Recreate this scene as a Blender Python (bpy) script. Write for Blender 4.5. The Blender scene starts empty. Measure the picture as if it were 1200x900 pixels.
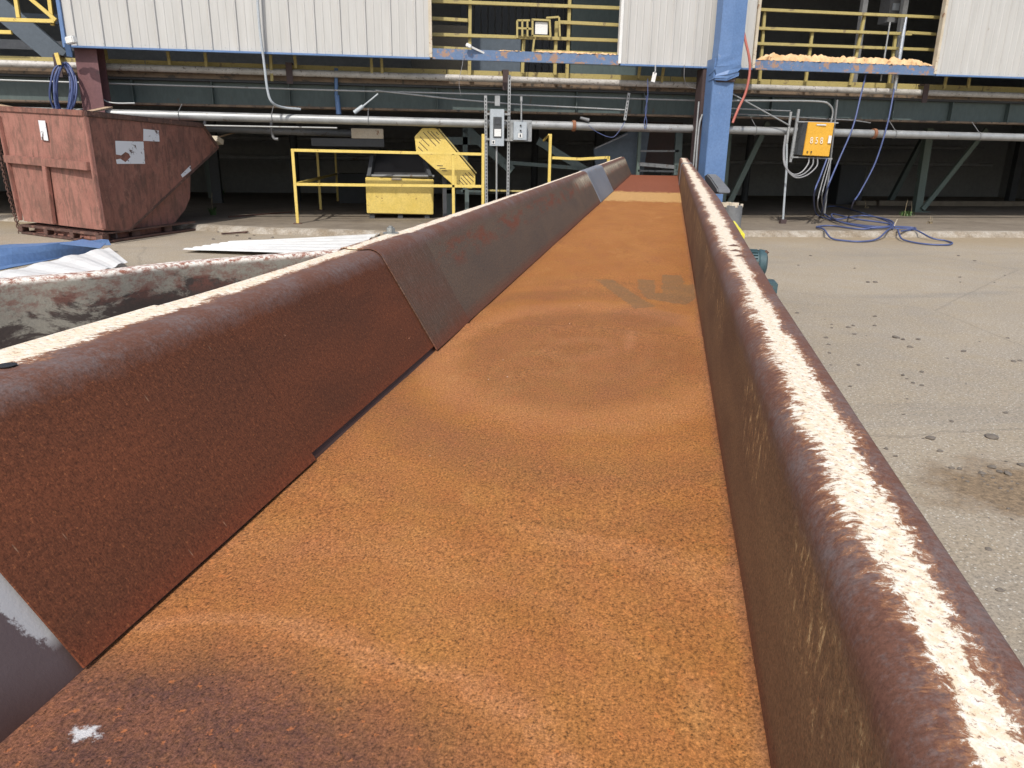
import bpy, bmesh, math, random
from mathutils import Vector as V, Matrix, noise as mnoise
R = random.Random(11)
sc = bpy.context.scene
COL = sc.collection
# ------------------------------------------------------------------ camera
FPX = 865.; TH = math.atan(272/865.); YAW = math.radians(9); ROLL = .0145; HC = 1.15
fw = V((math.sin(YAW)*math.cos(TH), math.cos(YAW)*math.cos(TH), -math.sin(TH)))
r0 = V((math.cos(YAW), -math.sin(YAW), 0)); u0 = r0.cross(fw)
rt = r0*math.cos(ROLL)+u0*math.sin(ROLL); up = u0*math.cos(ROLL)-r0*math.sin(ROLL)
EYE = V((0, 0, HC))
def ray(x, y): return fw+rt*((x-600)/FPX)+up*((450-y)/FPX)
def gz(x, y, z=0.): d = ray(x, y); return EYE+d*((z-HC)/d.z)        # point of the photo on a level plane
def fy(x, y, Y): d = ray(x, y); return EYE+d*(Y/d.y)                # point of the photo on a plane parallel to the facade
def on_vertical(x, y, A, B):                                       # on the upright plane through A and B
    d = ray(x, y); e = B-A; n = V((e.y, -e.x, 0)); return EYE+d*((A-EYE).dot(n)/d.dot(n))
cd = bpy.data.cameras.new('camera'); cam = bpy.data.objects.new('camera', cd); COL.objects.link(cam)
cd.sensor_width = 36; cd.lens = 36*FPX/1200; cd.clip_start = .02; cd.clip_end = 1000
cam.matrix_world = Matrix(((rt.x, up.x, -fw.x, EYE.x), (rt.y, up.y, -fw.y, EYE.y), (rt.z, up.z, -fw.z, EYE.z), (0, 0, 0, 1)))
sc.camera = cam
# ------------------------------------------------------------------ light
EL = math.radians(49); sx, sy = -.40, -.9165
w = bpy.data.worlds.new('World'); sc.world = w; w.use_nodes = True
nt = w.node_tree; sky = nt.nodes.new('ShaderNodeTexSky'); sky.sky_type = 'NISHITA'; sky.sun_disc = False
sky.sun_elevation = EL; sky.sun_rotation = math.atan2(sx, sy); sky.dust_density = 2.5
bg = nt.nodes['Background']; nt.links.new(sky.outputs[0], bg.inputs[0]); bg.inputs[1].default_value = .15
ld = bpy.data.lights.new('sun', 'SUN'); ld.energy = 3.0; ld.angle = math.radians(.7); ld.color = (1, .955, .88)
sun = bpy.data.objects.new('sun', ld); COL.objects.link(sun)
sun.rotation_euler = V((sx*math.cos(EL), sy*math.cos(EL), math.sin(EL))).to_track_quat('Z', 'Y').to_euler()
sun.location = (-10, -20, 25)
sc.view_settings.view_transform = 'Standard'; sc.view_settings.look = 'None'; sc.view_settings.exposure = .22
sc.view_settings.gamma = 1; sc.view_settings.use_curve_mapping = False
# ------------------------------------------------------------------ materials
class G:
    def __init__(s, name):
        s.m = bpy.data.materials.new(name); s.m.use_nodes = True; s.t = s.m.node_tree
        s.b = s.t.nodes['Principled BSDF']; s.tc = s.t.nodes.new('ShaderNodeTexCoord')
        s.obj = s.tc.outputs['Object']; s.uv = s.tc.outputs['UV']
    def n(s, typ, **k):
        x = s.t.nodes.new(typ)
        for a, v in k.items(): setattr(x, a, v)
        return x
    def put(s, sock, v):
        if isinstance(v, bpy.types.NodeSocket): s.t.links.new(v, sock)
        elif isinstance(v, (tuple, list)) and sock.type == 'RGBA' and len(v) == 3: sock.default_value = (*v, 1)
        else: sock.default_value = v
    def map(s, vec, scale=(1, 1, 1), loc=(0, 0, 0), rot=(0, 0, 0)):
        x = s.n('ShaderNodeMapping'); s.put(x.inputs[0], vec); x.inputs['Scale'].default_value = scale
        x.inputs['Location'].default_value = loc; x.inputs['Rotation'].default_value = rot; return x.outputs[0]
    def noise(s, vec, scale, detail=4, rough=.6, dist=0.):
        x = s.n('ShaderNodeTexNoise'); s.put(x.inputs['Vector'], vec); x.inputs['Scale'].default_value = scale
        x.inputs['Detail'].default_value = detail; x.inputs['Roughness'].default_value = rough; x.inputs['Distortion'].default_value = dist
        return x.outputs['Fac']
    def vor(s, vec, scale, feature='F1', out='Distance'):
        x = s.n('ShaderNodeTexVoronoi', feature=feature); s.put(x.inputs['Vector'], vec); x.inputs['Scale'].default_value = scale
        return x.outputs[out]
    def ramp(s, f, stops, interp='LINEAR'):
        x = s.n('ShaderNodeValToRGB'); s.put(x.inputs[0], f); cr = x.color_ramp; cr.interpolation = interp
        while len(cr.elements) < len(stops): cr.elements.new(.5)
        for e, (p, c) in zip(cr.elements, stops):
            e.position = p; e.color = (c, c, c, 1) if not isinstance(c, (tuple, list)) else (*c, 1)
        return x.outputs[0]
    def mix(s, f, a, b, blend='MIX'):
        x = s.n('ShaderNodeMix', data_type='RGBA', blend_type=blend); s.put(x.inputs[0], f)
        s.put(x.inputs[6], a if not isinstance(a, float) else (a, a, a)); s.put(x.inputs[7], b if not isinstance(b, float) else (b, b, b)); return x.outputs[2]
    def math(s, op, a, b=0., c=None, clamp=False):
        x = s.n('ShaderNodeMath', operation=op, use_clamp=clamp); s.put(x.inputs[0], a); s.put(x.inputs[1], b)
        if c is not None: s.put(x.inputs[2], c)
        return x.outputs[0]
    def sep(s, vec):
        x = s.n('ShaderNodeSeparateXYZ'); s.put(x.inputs[0], vec); return x.outputs
    def attr(s, name):
        x = s.n('ShaderNodeAttribute', attribute_name=name); return x.outputs['Color']
    def out(s, col, rough=.6, metal=0., bump=None, bstr=.3, bdist=.002, spec=.5):
        s.put(s.b.inputs['Base Color'], col); s.put(s.b.inputs['Roughness'], rough); s.put(s.b.inputs['Metallic'], metal)
        s.b.inputs['Specular IOR Level'].default_value = spec
        if bump is not None:
            x = s.n('ShaderNodeBump'); x.inputs['Strength'].default_value = bstr; x.inputs['Distance'].default_value = bdist
            s.put(x.inputs['Height'], bump); s.t.links.new(x.outputs[0], s.b.inputs['Normal'])
        return s.m
def C(r, g, b):                                                    # sRGB 0..255 -> linear
    f = lambda v: (v/255/12.92) if v/255 <= .04045 else ((v/255+.055)/1.055)**2.4
    return (f(r), f(g), f(b))
def weathered(name, c1, c2, wear=None, amt=.0, scale=3., rough=.6, metal=0., bump=.25, stretch=(1, 1, 1), wscale=9.):
    g = G(name); v = g.map(g.obj, stretch)
    n1 = g.noise(v, scale, 6, .65); f = g.noise(v, scale*14, 3, .6)
    col = g.mix(g.ramp(n1, [(.3, 0.), (.7, 1.)]), c1, c2)
    col = g.mix(.35, col, g.ramp(f, [(.3, .45), (.7, 1.)]), 'MULTIPLY')
    if wear:
        wn = g.noise(v, wscale, 8, .7, .3); t = .72-amt*.26
        m = g.ramp(wn, [(t-.02, 0.), (t+.03, .9)]); col = g.mix(m, col, wear)
    return g.out(col, g.ramp(n1, [(.3, max(rough-.12, .05)), (.7, min(rough+.12, 1.))]), metal, f, bump, .003)
M = {}
RUST = C(105, 55, 35); DKRUST = C(62, 36, 28)
M['galv'] = weathered('galvanised_steel', (.30, .31, .31), (.42, .43, .43), (.16, .13, .11), .3, 5, .5, .4, .15)
M['galv_dark'] = weathered('dull_galvanised_steel', (.17, .175, .18), (.26, .265, .27), (.12, .09, .07), .4, 5, .6, .3, .2)
M['dusty_pipe'] = weathered('dusty_pipe', (.40, .38, .35), (.60, .58, .55), (.17, .14, .12), .5, 9, .6, .1, .6, wscale=22)
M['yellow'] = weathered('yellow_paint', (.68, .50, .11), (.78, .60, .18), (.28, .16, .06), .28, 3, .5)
M['yellow_shaded'] = weathered('shaded_yellow_paint', (.38, .31, .11), (.46, .38, .15), (.20, .15, .08), .45, 3, .6)  # darker copy of the yellow, with shade put into its colour
M['blue'] = weathered('blue_paint', (.10, .185, .365), (.13, .225, .42), (.24, .28, .36), .25, 2.5, .5, wscale=6)
M['blue_rusty'] = weathered('blue_paint_with_rust', (.10, .165, .29), (.145, .215, .345), (.34, .20, .12), .65, 3, .6, wscale=8)
M['purple'] = weathered('red_oxide_paint', (.15, .065, .07), (.20, .09, .09), (.10, .06, .06), .2, 3, .6)
M['dark_brown'] = weathered('dark_brown_steel', (.05, .035, .035), (.08, .05, .048), None, 0, 3, .7)
M['green'] = weathered('dark_green_steel', (.075, .105, .10), (.105, .135, .13), (.10, .08, .06), .3, 2, .6, stretch=(1, 1, .35))
M['green_lt'] = weathered('pale_green_steel', (.10, .14, .12), (.15, .19, .165), (.10, .07, .05), .35, 3, .6)
M['rust_flange'] = weathered('dirty_flange', (.12, .085, .06), (.26, .19, .13), (.05, .045, .04), .6, 5, .8)
M['dark'] = weathered('dark_steel', (.04, .044, .05), (.07, .075, .082), None, 0, 2, .7)
M['black'] = weathered('black_rubber', (.015, .015, .017), (.03, .03, .032), None, 0, 4, .6)
M['dark_wall'] = weathered('dark_interior_wall', (.24, .25, .26), (.30, .31, .325), None, 0, 1, .7)
M['slate'] = weathered('slate_blue_paint', (.075, .10, .125), (.10, .125, .155), None, 0, 1.5, .6)
M['hose'] = weathered('blue_hose_rubber', (.06, .085, .20), (.09, .12, .27), (.2, .2, .22), .2, 8, .5)
M['hose_grey'] = weathered('grey_cable', (.22, .225, .23), (.32, .32, .33), None, 0, 8, .5)
M['red_hose'] = weathered('red_hose_rubber', (.40, .10, .075), (.50, .17, .13), None, 0, 8, .5)
M['teal'] = weathered('teal_motor_paint', (.04, .08, .092), (.065, .12, .135), (.13, .08, .05), .35, 6, .5)
M['white'] = weathered('white_paint', (.70, .70, .68), (.80, .80, .78), (.30, .25, .2), .15, 5, .5)
M['orange'] = weathered('amber_enclosure_paint', (.72, .38, .035), (.80, .44, .05), None, 0, 3, .45)
M['box_grey'] = weathered('grey_enclosure_paint', (.36, .40, .43), (.46, .50, .53), None, 0, 5, .5)
M['dark_glass'] = weathered('dark_panel', (.06, .065, .07), (.09, .095, .1), None, 0, 5, .3)
M['wood'] = weathered('weathered_wood', (.36, .24, .15), (.50, .37, .25), (.2, .13, .08), .3, 6, .8, stretch=(4, 4, 1))
M['foam'] = weathered('crumbled_foam', (.62, .36, .16), (.80, .58, .34), (.35, .18, .08), .4, 7, .9, bump=.8)
M['stone'] = weathered('pebble_stone', (.10, .085, .07), (.22, .19, .16), None, 0, 30, .9)
M['trim'] = weathered('tan_trim', (.50, .42, .30), (.62, .56, .45), (.25, .12, .06), .4, 5, .6)
M['chrome'] = weathered('foil_wrapped_pipe', (.55, .56, .58), (.75, .76, .78), (.25, .24, .24), .5, 9, .28, .8, .6)
M['bolt'] = weathered('zinc_bolt', (.33, .34, .33), (.48, .49, .46), (.2, .12, .08), .3, 60, .45, .7)

def cladding_mat():
    g = G('cream_cladding_paint'); s_ = g.noise(g.map(g.obj, (3, 3, .35)), 2.2, 6, .6)
    col = g.mix(g.ramp(s_, [(.35, 0.), (.7, 1.)]), (.43, .425, .405), (.50, .495, .475))
    gr = g.noise(g.map(g.obj, (9, 9, .5)), 4, 6, .7); col = g.mix(g.ramp(gr, [(.52, 0.), (.75, .45)]), col, (.42, .39, .34))
    sp = g.noise(g.obj, 14, 3, .6); col = g.mix(g.ramp(sp, [(.73, 0.), (.77, .7)]), col, (.25, .18, .12))
    return g.out(col, .5)
M['clad'] = cladding_mat()
def hopper_mat(name, a, b, dk, scale=2.6):
    g = G(name); n1 = g.noise(g.obj, scale, 8, .68, .4); n2 = g.noise(g.map(g.obj, (2.2, 2.2, .7)), 5, 8, .72, .8); f = g.noise(g.obj, 55, 4, .6)
    col = g.mix(g.ramp(n1, [(.35, 0.), (.65, 1.)]), a, b)
    col = g.mix(g.ramp(n2, [(.47, 0.), (.60, .7)]), col, dk); n5 = g.noise(g.obj, 1.7, 7, .7, .5); col = g.mix(g.ramp(n5, [(.52, 0.), (.66, .4)]), col, dk)
    n3 = g.noise(g.obj, 9, 6, .7); col = g.mix(g.ramp(n3, [(.56, 0.), (.64, .5)]), col, (.34, .17, .125))
    n4 = g.noise(g.map(g.obj, (6, 6, .5)), 3, 5, .7); col = g.mix(g.ramp(n4, [(.60, 0.), (.7, .7)]), col, (.09, .045, .03))
    col = g.mix(.4, col, g.ramp(f, [(.3, .5), (.7, 1.)]), 'MULTIPLY')
    return g.out(col, .75, 0, f, .35, .004)
M['hopper'] = hopper_mat('faded_red_painted_steel', (.31, .135, .098), (.24, .10, .073), (.10, .055, .043))
M['hopper_front'] = hopper_mat('faded_red_scuffed_steel', (.38, .175, .135), (.29, .125, .095), (.14, .08, .06), 3.4)  # paler red copy; sunlit tone of the rear panel put into the colour
M['hopper_base'] = hopper_mat('rusty_skid_steel', (.14, .075, .055), (.10, .05, .04), (.06, .035, .03))

def ground_mat():
    g = G('yard_concrete'); P = g.tc.outputs['Object']
    n1 = g.noise(P, .55, 7, .6, .4); n2 = g.noise(P, 3.1, 7, .7, .3); f = g.noise(P, 70, 5, .75); ff = g.noise(P, 190, 3, .7); st = g.noise(g.map(P, (.28, 1.3, 1), (3, 1, 0), (0, 0, -.25)), 1.2, 6, .6, .5)
    col = g.mix(g.ramp(n1, [(.35, 0.), (.65, 1.)]), (.375, .32, .245), (.305, .262, .205))
    col = g.mix(g.ramp(n2, [(.40, 0.), (.70, .7)]), col, (.36, .29, .195))
    col = g.mix(g.ramp(st, [(.56, 0.), (.70, .5)]), col, (.22, .205, .185))
    col = g.mix(.75, col, g.ramp(f, [(.32, .30), (.50, .92), (.68, 1.3)]), 'MULTIPLY')
    sp = g.vor(P, 62); col = g.mix(g.ramp(sp, [(.14, .8), (.24, 0.)]), col, (.6, .57, .5))
    sp2 = g.noise(P, 33, 4, .7); col = g.mix(g.ramp(sp2, [(.70, 0.), (.74, .7)]), col, (.10, .085, .07))
    # spilled soil patch and soil washed along the slab
    a = gz(1195, 572); d = g.n('ShaderNodeVectorMath', operation='DISTANCE'); g.put(d.inputs[0], g.map(P, (1, 1.5, 1))); d.inputs[1].default_value = (a.x, a.y*1.5, 0)
    dd = g.math('ADD', d.outputs['Value'], g.math('MULTIPLY', g.math('SUBTRACT', g.noise(P, 5, 8, .75), .5), .75))
    dirt = g.mix(g.ramp(g.noise(P, 38, 8, .85), [(.40, 0.), (.62, 1.)]), (.09, .06, .035), (.33, .23, .13))
    m = g.ramp(dd, [(.22, .9), (.46, 0.)]); col = g.mix(m, col, dirt)
    s = g.sep(P); e = g.math('ADD', g.math('MULTIPLY', s[0], .204), s[1])
    e = g.math('ADD', e, g.math('MULTIPLY', g.noise(P, 2.2, 6, .7), 1.1))
    m2 = g.ramp(g.math('MULTIPLY', g.math('SUBTRACT', e, 10.85), .8), [(.0, 0.), (.9, .85)]); col = g.mix(m2, col, g.mix(g.noise(P, 14, 6, .7), (.20, .15, .09), (.40, .32, .21)))
    vp = g.vor(g.mix(.15, P, g.noise(P, 1.3, 6, .7)), .30, 'DISTANCE_TO_EDGE'); col = g.mix(g.ramp(vp, [(.0012, .28), (.003, 0.)]), col, (.10, .09, .08))
    h = g.math('ADD', g.math('MULTIPLY', ff, .6), f)
    return g.out(col, .9, 0, h, .55, .006)
M['ground'] = ground_mat()
def slab_mat():
    g = G('slab_concrete'); P = g.obj; n1 = g.noise(P, .9, 7, .65, .3); n2 = g.noise(P, 5, 7, .7); f = g.noise(P, 60, 5, .7)
    col = g.mix(g.ramp(n1, [(.35, 0.), (.65, 1.)]), (.19, .155, .115), (.26, .22, .17))
    col = g.mix(g.ramp(n2, [(.48, 0.), (.7, .6)]), col, (.12, .095, .07)); col = g.mix(.6, col, g.ramp(f, [(.3, .5), (.7, 1.05)]), 'MULTIPLY')
    return g.out(col, .9, 0, f, .5, .005)
M['slab'] = slab_mat()
def curb_mat():
    g = G('slab_edge_concrete'); P = g.obj; n2 = g.noise(P, 4, 8, .75); f = g.noise(P, 50, 5, .7)
    col = g.mix(g.ramp(n2, [(.40, 0.), (.60, 1.)]), (.42, .38, .32), (.25, .20, .14)); col = g.mix(.6, col, g.ramp(f, [(.3, .4), (.7, 1.1)]), 'MULTIPLY')
    return g.out(col, .9, 0, f, .7, .01)
M['curb'] = curb_mat()

def pan_mat():
    g = G('orange_rust_plate'); P = g.obj; A = g.sep(g.attr('marks'))
    lo = g.noise(g.map(P, (1, .6, 1)), 3.2, 6, .6, .8); mid = g.noise(P, 16, 5, .65); f = g.noise(P, 340, 3, .7); f2 = g.noise(g.map(P, (1.25, .8, 1)), 175, 4, .72); f3 = g.noise(P, 520, 2, .6)
    col = g.mix(g.ramp(lo, [(.34, 0.), (.66, 1.)]), C(160, 106, 54), C(172, 118, 63))
    col = g.mix(g.ramp(mid, [(.35, .0), (.7, .45)]), col, C(166, 100, 60))
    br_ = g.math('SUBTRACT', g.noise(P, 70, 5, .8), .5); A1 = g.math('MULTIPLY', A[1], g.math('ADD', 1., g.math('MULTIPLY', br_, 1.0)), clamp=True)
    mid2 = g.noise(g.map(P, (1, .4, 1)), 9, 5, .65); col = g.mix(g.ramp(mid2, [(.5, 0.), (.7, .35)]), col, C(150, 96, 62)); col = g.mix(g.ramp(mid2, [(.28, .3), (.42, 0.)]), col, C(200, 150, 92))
    col = g.mix(A1, col, g.mix(g.ramp(mid, [(.4, 0.), (.65, 1.)]), C(94, 64, 56), C(122, 80, 62)))      # purple brown tone: rust bands, near patch, shade painted along the walls
    col = g.mix(g.math('MULTIPLY', A[2], g.math('ADD', .55, g.math('MULTIPLY', br_, 2.))), col, C(200, 142, 104))
    B = g.sep(g.attr('zones')); col = g.mix(B[0], col, C(136, 80, 58)); col = g.mix(B[1], col, C(200, 160, 104))
    grain = g.ramp(g.math('ADD', g.math('MULTIPLY', f, .55), g.math('MULTIPLY', f2, .45)), [(.36, .10), (.45, .62), (.53, 1.), (.64, 1.6)])
    fp = g.mix(g.math('MULTIPLY', A[0], g.math('ADD', .35, mid)), g.mix(.85, col, grain, 'MULTIPLY'), g.mix(g.ramp(f2, [(.35, 0.), (.65, 1.)]), C(104, 82, 58), C(140, 106, 70)))
    red = g.noise(P, 85, 3, .6); fp = g.mix(g.ramp(red, [(.62, 0.), (.72, .45)]), fp, C(205, 122, 66))
    dk = g.noise(P, 150, 3, .7); fp = g.mix(g.ramp(dk, [(.64, 0.), (.70, .75)]), fp, C(58, 38, 28))
    ch = g.vor(P, 26); cm = g.vor(P, 26, out='Color'); cs = g.sep(cm)
    m = g.math('MULTIPLY', g.ramp(ch, [(.035, 1.), (.055, 0.)]), g.ramp(cs[0], [(.93, 0.), (.94, 1.)])); fp = g.mix(m, fp, C(225, 215, 200))
    wc = cl(100, 859); dv = g.n('ShaderNodeVectorMath', operation='DISTANCE'); g.put(dv.inputs[0], g.map(P, (1, 1.5, 0))); dv.inputs[1].default_value = (wc[0], wc[1]*1.5, 0)
    wsp = g.math('ADD', dv.outputs['Value'], g.math('MULTIPLY', g.math('SUBTRACT', g.noise(P, 90, 6, .8), .5), .05)); fp = g.mix(g.ramp(wsp, [(.008, .85), (.015, 0.)]), fp, C(205, 205, 205))
    h = g.math('ADD', f, g.math('MULTIPLY', f2, .9))
    return g.out(fp, .85, 0, h, .7, .0017, spec=.25)

def rail_mat(side):
    """uv.x = metres across the folded profile from the foot of the wall, uv.y = metres along the chute"""
    g = G('rusted_side_plate_'+side); s = g.sep(g.uv); u, v = s[0], s[1]
    f = g.noise(g.uv, 330, 3, .7); f2 = g.noise(g.uv, 120, 4, .7); big = g.noise(g.map(g.uv, (3, 1, 1)), 2.2, 6, .6, .3); mid = g.noise(g.uv, 22, 6, .7)
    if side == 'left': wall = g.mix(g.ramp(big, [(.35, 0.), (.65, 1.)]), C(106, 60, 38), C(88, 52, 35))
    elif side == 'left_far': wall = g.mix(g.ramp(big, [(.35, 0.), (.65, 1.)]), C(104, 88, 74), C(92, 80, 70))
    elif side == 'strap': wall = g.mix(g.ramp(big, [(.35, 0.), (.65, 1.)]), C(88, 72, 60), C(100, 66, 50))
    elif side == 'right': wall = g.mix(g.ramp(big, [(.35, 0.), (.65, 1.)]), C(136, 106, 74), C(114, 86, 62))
    if side == 'strap':
        br = g.noise(g.map(g.uv, (6, 90, 1)), 3, 4, .6); wall = g.mix(g.ramp(br, [(.45, 0.), (.7, .45)]), wall, C(126, 114, 104))
    # bare rust low down
    low = g.ramp(g.math('ADD', u, g.math('MULTIPLY', mid, .03)), [(.02, 1.), (.055, 0.)]); wall = g.mix(g.math('MULTIPLY', low, .55), wall, C(120, 60, 36))
    if side == 'left_far':
        rb = g.noise(g.map(g.uv, (5, 1.1, 1)), 3.5, 7, .7); band = g.ramp(u, [(.15, 0.), (.19, 1.), (.24, 1.), (.26, 0.)])
        wall = g.mix(g.math('MULTIPLY', band, g.ramp(rb, [(.47, 0.), (.60, .75)])), wall, C(124, 66, 46))
        wp = g.noise(g.map(g.uv, (3.5, 14, 1)), 2.2, 6, .7)
        zone = g.math('MULTIPLY', g.ramp(u, [(.17, 0.), (.25, 1.)]), g.ramp(g.math('MULTIPLY', v, .1), [(.56, 0.), (.62, 1.)]))
        wall = g.mix(g.math('MULTIPLY', zone, g.ramp(wp, [(.40, 0.), (.50, .9)])), wall, C(205, 195, 170))
    if side == 'right':
        wp = g.noise(g.map(g.uv, (9, 20, 1), rot=(0, 0, .12)), 2.6, 9, .8, .3); zone = g.math('MULTIPLY', g.ramp(u, [(.13, 0.), (.20, 1.), (.255, .8), (.27, 0.)]), g.ramp(g.noise(g.map(g.uv, (.3, 1, 1), (0, 1.3, 0)), 2.1, 3, .6), [(.48, 0.), (.56, 1.)]))
        wall = g.mix(g.math('MULTIPLY', zone, g.ramp(wp, [(.575, 0.), (.60, .9)])), wall, C(232, 205, 150))
        wall = g.mix(g.math('MULTIPLY', zone, g.ramp(wp, [(.48, 0.), (.56, .35)])), wall, C(205, 160, 105))
    if side == 'left':
        sp = g.noise(g.map(g.uv, (2, 1, 1)), 34, 6, .8, .6); zz = g.noise(g.uv, 4.5, 2, .5)
        wall = g.mix(g.math('MULTIPLY', g.ramp(zz, [(.62, 0.), (.68, 1.)]), g.ramp(sp, [(.63, 0.), (.66, .9)])), wall, C(226, 168, 132))
    scr = g.vor(g.map(g.uv, (7, 40, 1), rot=(0, 0, .5)), 1.3); wall = g.mix(g.ramp(scr, [(.03, .35), (.06, 0.)]), wall, C(190, 160, 130))
    spk = g.noise(g.uv, 210, 3, .7); wall = g.mix(g.ramp(spk, [(.58, 0.), (.68, .5)]), wall, C(158, 98, 60))
    # rolled edge: smoother, plum brown, with a blue grey sky sheen painted in
    top0, top1 = .285, .345
    ro = g.ramp(g.math('ADD', u, g.math('MULTIPLY', g.math('SUBTRACT', mid, .5), .04)), [(.255, 0.), (.285, 1.)])
    steel = g.ramp(g.math('ADD', g.math('MULTIPLY', g.noise(g.uv, 95, 6, .8), .6), g.math('MULTIPLY', g.noise(g.uv, 9, 3, .6), .4)), [(.46, 0.), (.60, .7)])
    edge = g.mix(steel, C(106, 72, 58), C(116, 106, 104)); col = g.mix(ro, wall, edge)
    grain = g.ramp(g.math('ADD', g.math('MULTIPLY', f, .6), g.math('MULTIPLY', f2, .4)), [(.36, .32), (.5, .92), (.64, 1.5)])
    col = g.mix(g.mix(ro, .8, .45), col, grain, 'MULTIPLY')
    # worn white paint along the flat of the flange
    rag = g.noise(g.map(g.uv, (70, 110, 1), rot=(0, 0, .35)), 1., 8, .78, .5); rag2 = g.math('ADD', g.math('MULTIPLY', g.noise(g.uv, 4, 4, .6), .6), g.math('MULTIPLY', g.noise(g.map(g.uv, (2, 1, 1), (3, 1, 0)), 17, 5, .7), .4))
    lohi = {'left': (.350, .420, .55), 'left_far': (.340, .412, .35), 'strap': (.345, .412, .45), 'right': (.311, .380, .45)}[side]
    c = (lohi[0]+lohi[1])/2; hw = (lohi[1]-lohi[0])/2
    dist = g.math('DIVIDE', g.math('ABSOLUTE', g.math('SUBTRACT', u, c)), hw)
    sc_ = g.math('SUBTRACT', g.math('MULTIPLY', g.math('SUBTRACT', rag, .5), 2.6), g.math('SUBTRACT', dist, .78))
    sc_ = g.math('ADD', sc_, g.math('MULTIPLY', g.math('SUBTRACT', rag2, .5), 3.4))
    wm = g.ramp(g.math('ADD', g.math('MULTIPLY', sc_, .5), .5), [(.46, 0.), (.54, 1.)])
    edge_tint = g.ramp(g.math('ADD', g.math('MULTIPLY', sc_, .5), .5), [(.30, 0.), (.5, .7)])  # tan fringe round the white paint
    col = g.mix(edge_tint, col, C(176, 124, 84)); white = g.mix(g.ramp(rag, [(.42, 0.), (.62, 1.)]), C(224, 202, 170), C(230, 226, 214))
    col = g.mix(wm, col, white)
    cr = g.noise(g.map(g.uv, (60, 130, 1), rot=(0, 0, .7)), 1.6, 6, .8); col = g.mix(g.math('MULTIPLY', wm, g.ramp(cr, [(.55, 0.), (.61, .85)])), col, C(120, 66, 44))
    rough = g.mix(ro, .88, .72); h = g.math('ADD', f2, g.math('MULTIPLY', f, .7))
    h = g.math('ADD', g.math('MULTIPLY', h, g.mix(ro, 1., .35)), g.math('MULTIPLY', wm, .5))
    return g.out(col, rough, 0, h, .55, .0014, spec=.3)
for k in ('left', 'left_far', 'strap', 'right'): M['rail_'+k] = rail_mat(k)
def bare_mat():
    g = G('grey_steel_with_chalk'); P = g.obj; n = g.noise(P, 5, 6, .6); f = g.noise(P, 200, 4, .7)
    col = g.mix(n, C(92, 78, 76), C(78, 66, 66)); s = g.sep(P)
    A = g.sep(g.attr('marks'))
    e = g.math('SUBTRACT', .551, s[1]); wd = g.math('MULTIPLY', g.math('SUBTRACT', s[2], .60), .30); nn = g.math('MULTIPLY', g.math('SUBTRACT', g.noise(P, 60, 8, .8), .5), .05)
    q = g.math('SUBTRACT', g.math('ADD', wd, nn), e); wm = g.math('MULTIPLY', g.ramp(g.math('ADD', g.math('MULTIPLY', q, 30), .5), [(.45, 0.), (.6, 1.)]), g.ramp(s[2], [(.625, 0.), (.64, 1.)]))
    wm = g.math('MULTIPLY', wm, g.math('LESS_THAN', s[0], 0.)); col = g.mix(wm, col, C(168, 168, 168)); col = g.mix(A[1], col, C(66, 42, 32))
    return g.out(col, .55, 0, f, .3, .0015)
M['bare'] = bare_mat()
M['bluegrey'] = weathered('blue_grey_weld_strap', (.20, .22, .25), (.30, .32, .36), (.36, .2, .12), .35, 6, .5, .2, wscale=18)
def side_trough_mat():
    g = G('stained_white_trough'); s = g.sep(g.uv); u = s[0]; n = g.noise(g.uv, 9, 8, .72, .3); f = g.noise(g.uv, 150, 4, .7); big = g.noise(g.map(g.uv, (1.4, .7, 1)), 5.2, 7, .72, .5)
    col = g.mix(n, C(158, 152, 138), C(132, 130, 120))
    lowm = g.math('ADD', big, g.math('MULTIPLY', g.math('SUBTRACT', .23, u), 1.5))
    col = g.mix(g.ramp(lowm, [(.50, 0.), (.555, .9)]), col, C(54, 42, 40))
    col = g.mix(g.ramp(g.noise(g.map(g.uv, (.5, 7, 1), (1, 2, 0)), 1.5, 5, .6), [(.64, 0.), (.70, .8)]), col, C(104, 54, 40))
    topm = g.math('ADD', g.math('MULTIPLY', u, 3.), g.math('MULTIPLY', g.noise(g.map(g.uv, (8, 4, 1)), 3, 7, .75), 1.))
    rm = g.ramp(topm, [(1.05, 0.), (1.22, 1.)]); rm = g.math('MULTIPLY', g.ramp(u, [(.19, 0.), (.235, 1.)]), g.ramp(g.noise(g.map(g.uv, (10, 5, 1)), 3, 8, .8), [(.46, 0.), (.56, .7)]))
    col = g.mix(rm, col, C(122, 78, 66))
    tp = g.ramp(u, [(.284, 0.), (.296, 1.)]); rg = g.noise(g.map(g.uv, (60, 34, 1)), 1, 8, .8)
    col = g.mix(tp, col, g.mix(g.ramp(rg, [(.44, 0.), (.54, 1.)]), C(150, 92, 70), C(240, 234, 222)))
    col = g.mix(.5, col, g.ramp(f, [(.3, .5), (.7, 1.1)]), 'MULTIPLY')
    return g.out(col, .6, 0, f, .4, .002)
M['side_trough'] = side_trough_mat()
def sticker_mat():
    g = G('torn_white_sticker'); n = g.noise(g.obj, 9, 6, .7); l = g.noise(g.map(g.obj, (4, 4, 26)), 2.2, 3, .6)
    col = g.mix(g.ramp(n, [(.60, 0.), (.62, 1.)]), (.70, .71, .74), (.10, .06, .055)); col = g.mix(g.ramp(l, [(.66, 0.), (.69, .7)]), col, (.16, .15, .15))
    return g.out(col, .5)
M['sticker'] = sticker_mat()
def leaf_mat(name, a, b):
    g = G(name); return g.out(g.mix(g.noise(g.obj, 30, 2, .5), a, b), .6)
M['leaf'] = leaf_mat('weed_leaf', (.05, .11, .03), (.10, .17, .05)); M['straw'] = leaf_mat('dry_stalk', (.30, .24, .14), (.42, .34, .22))

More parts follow.
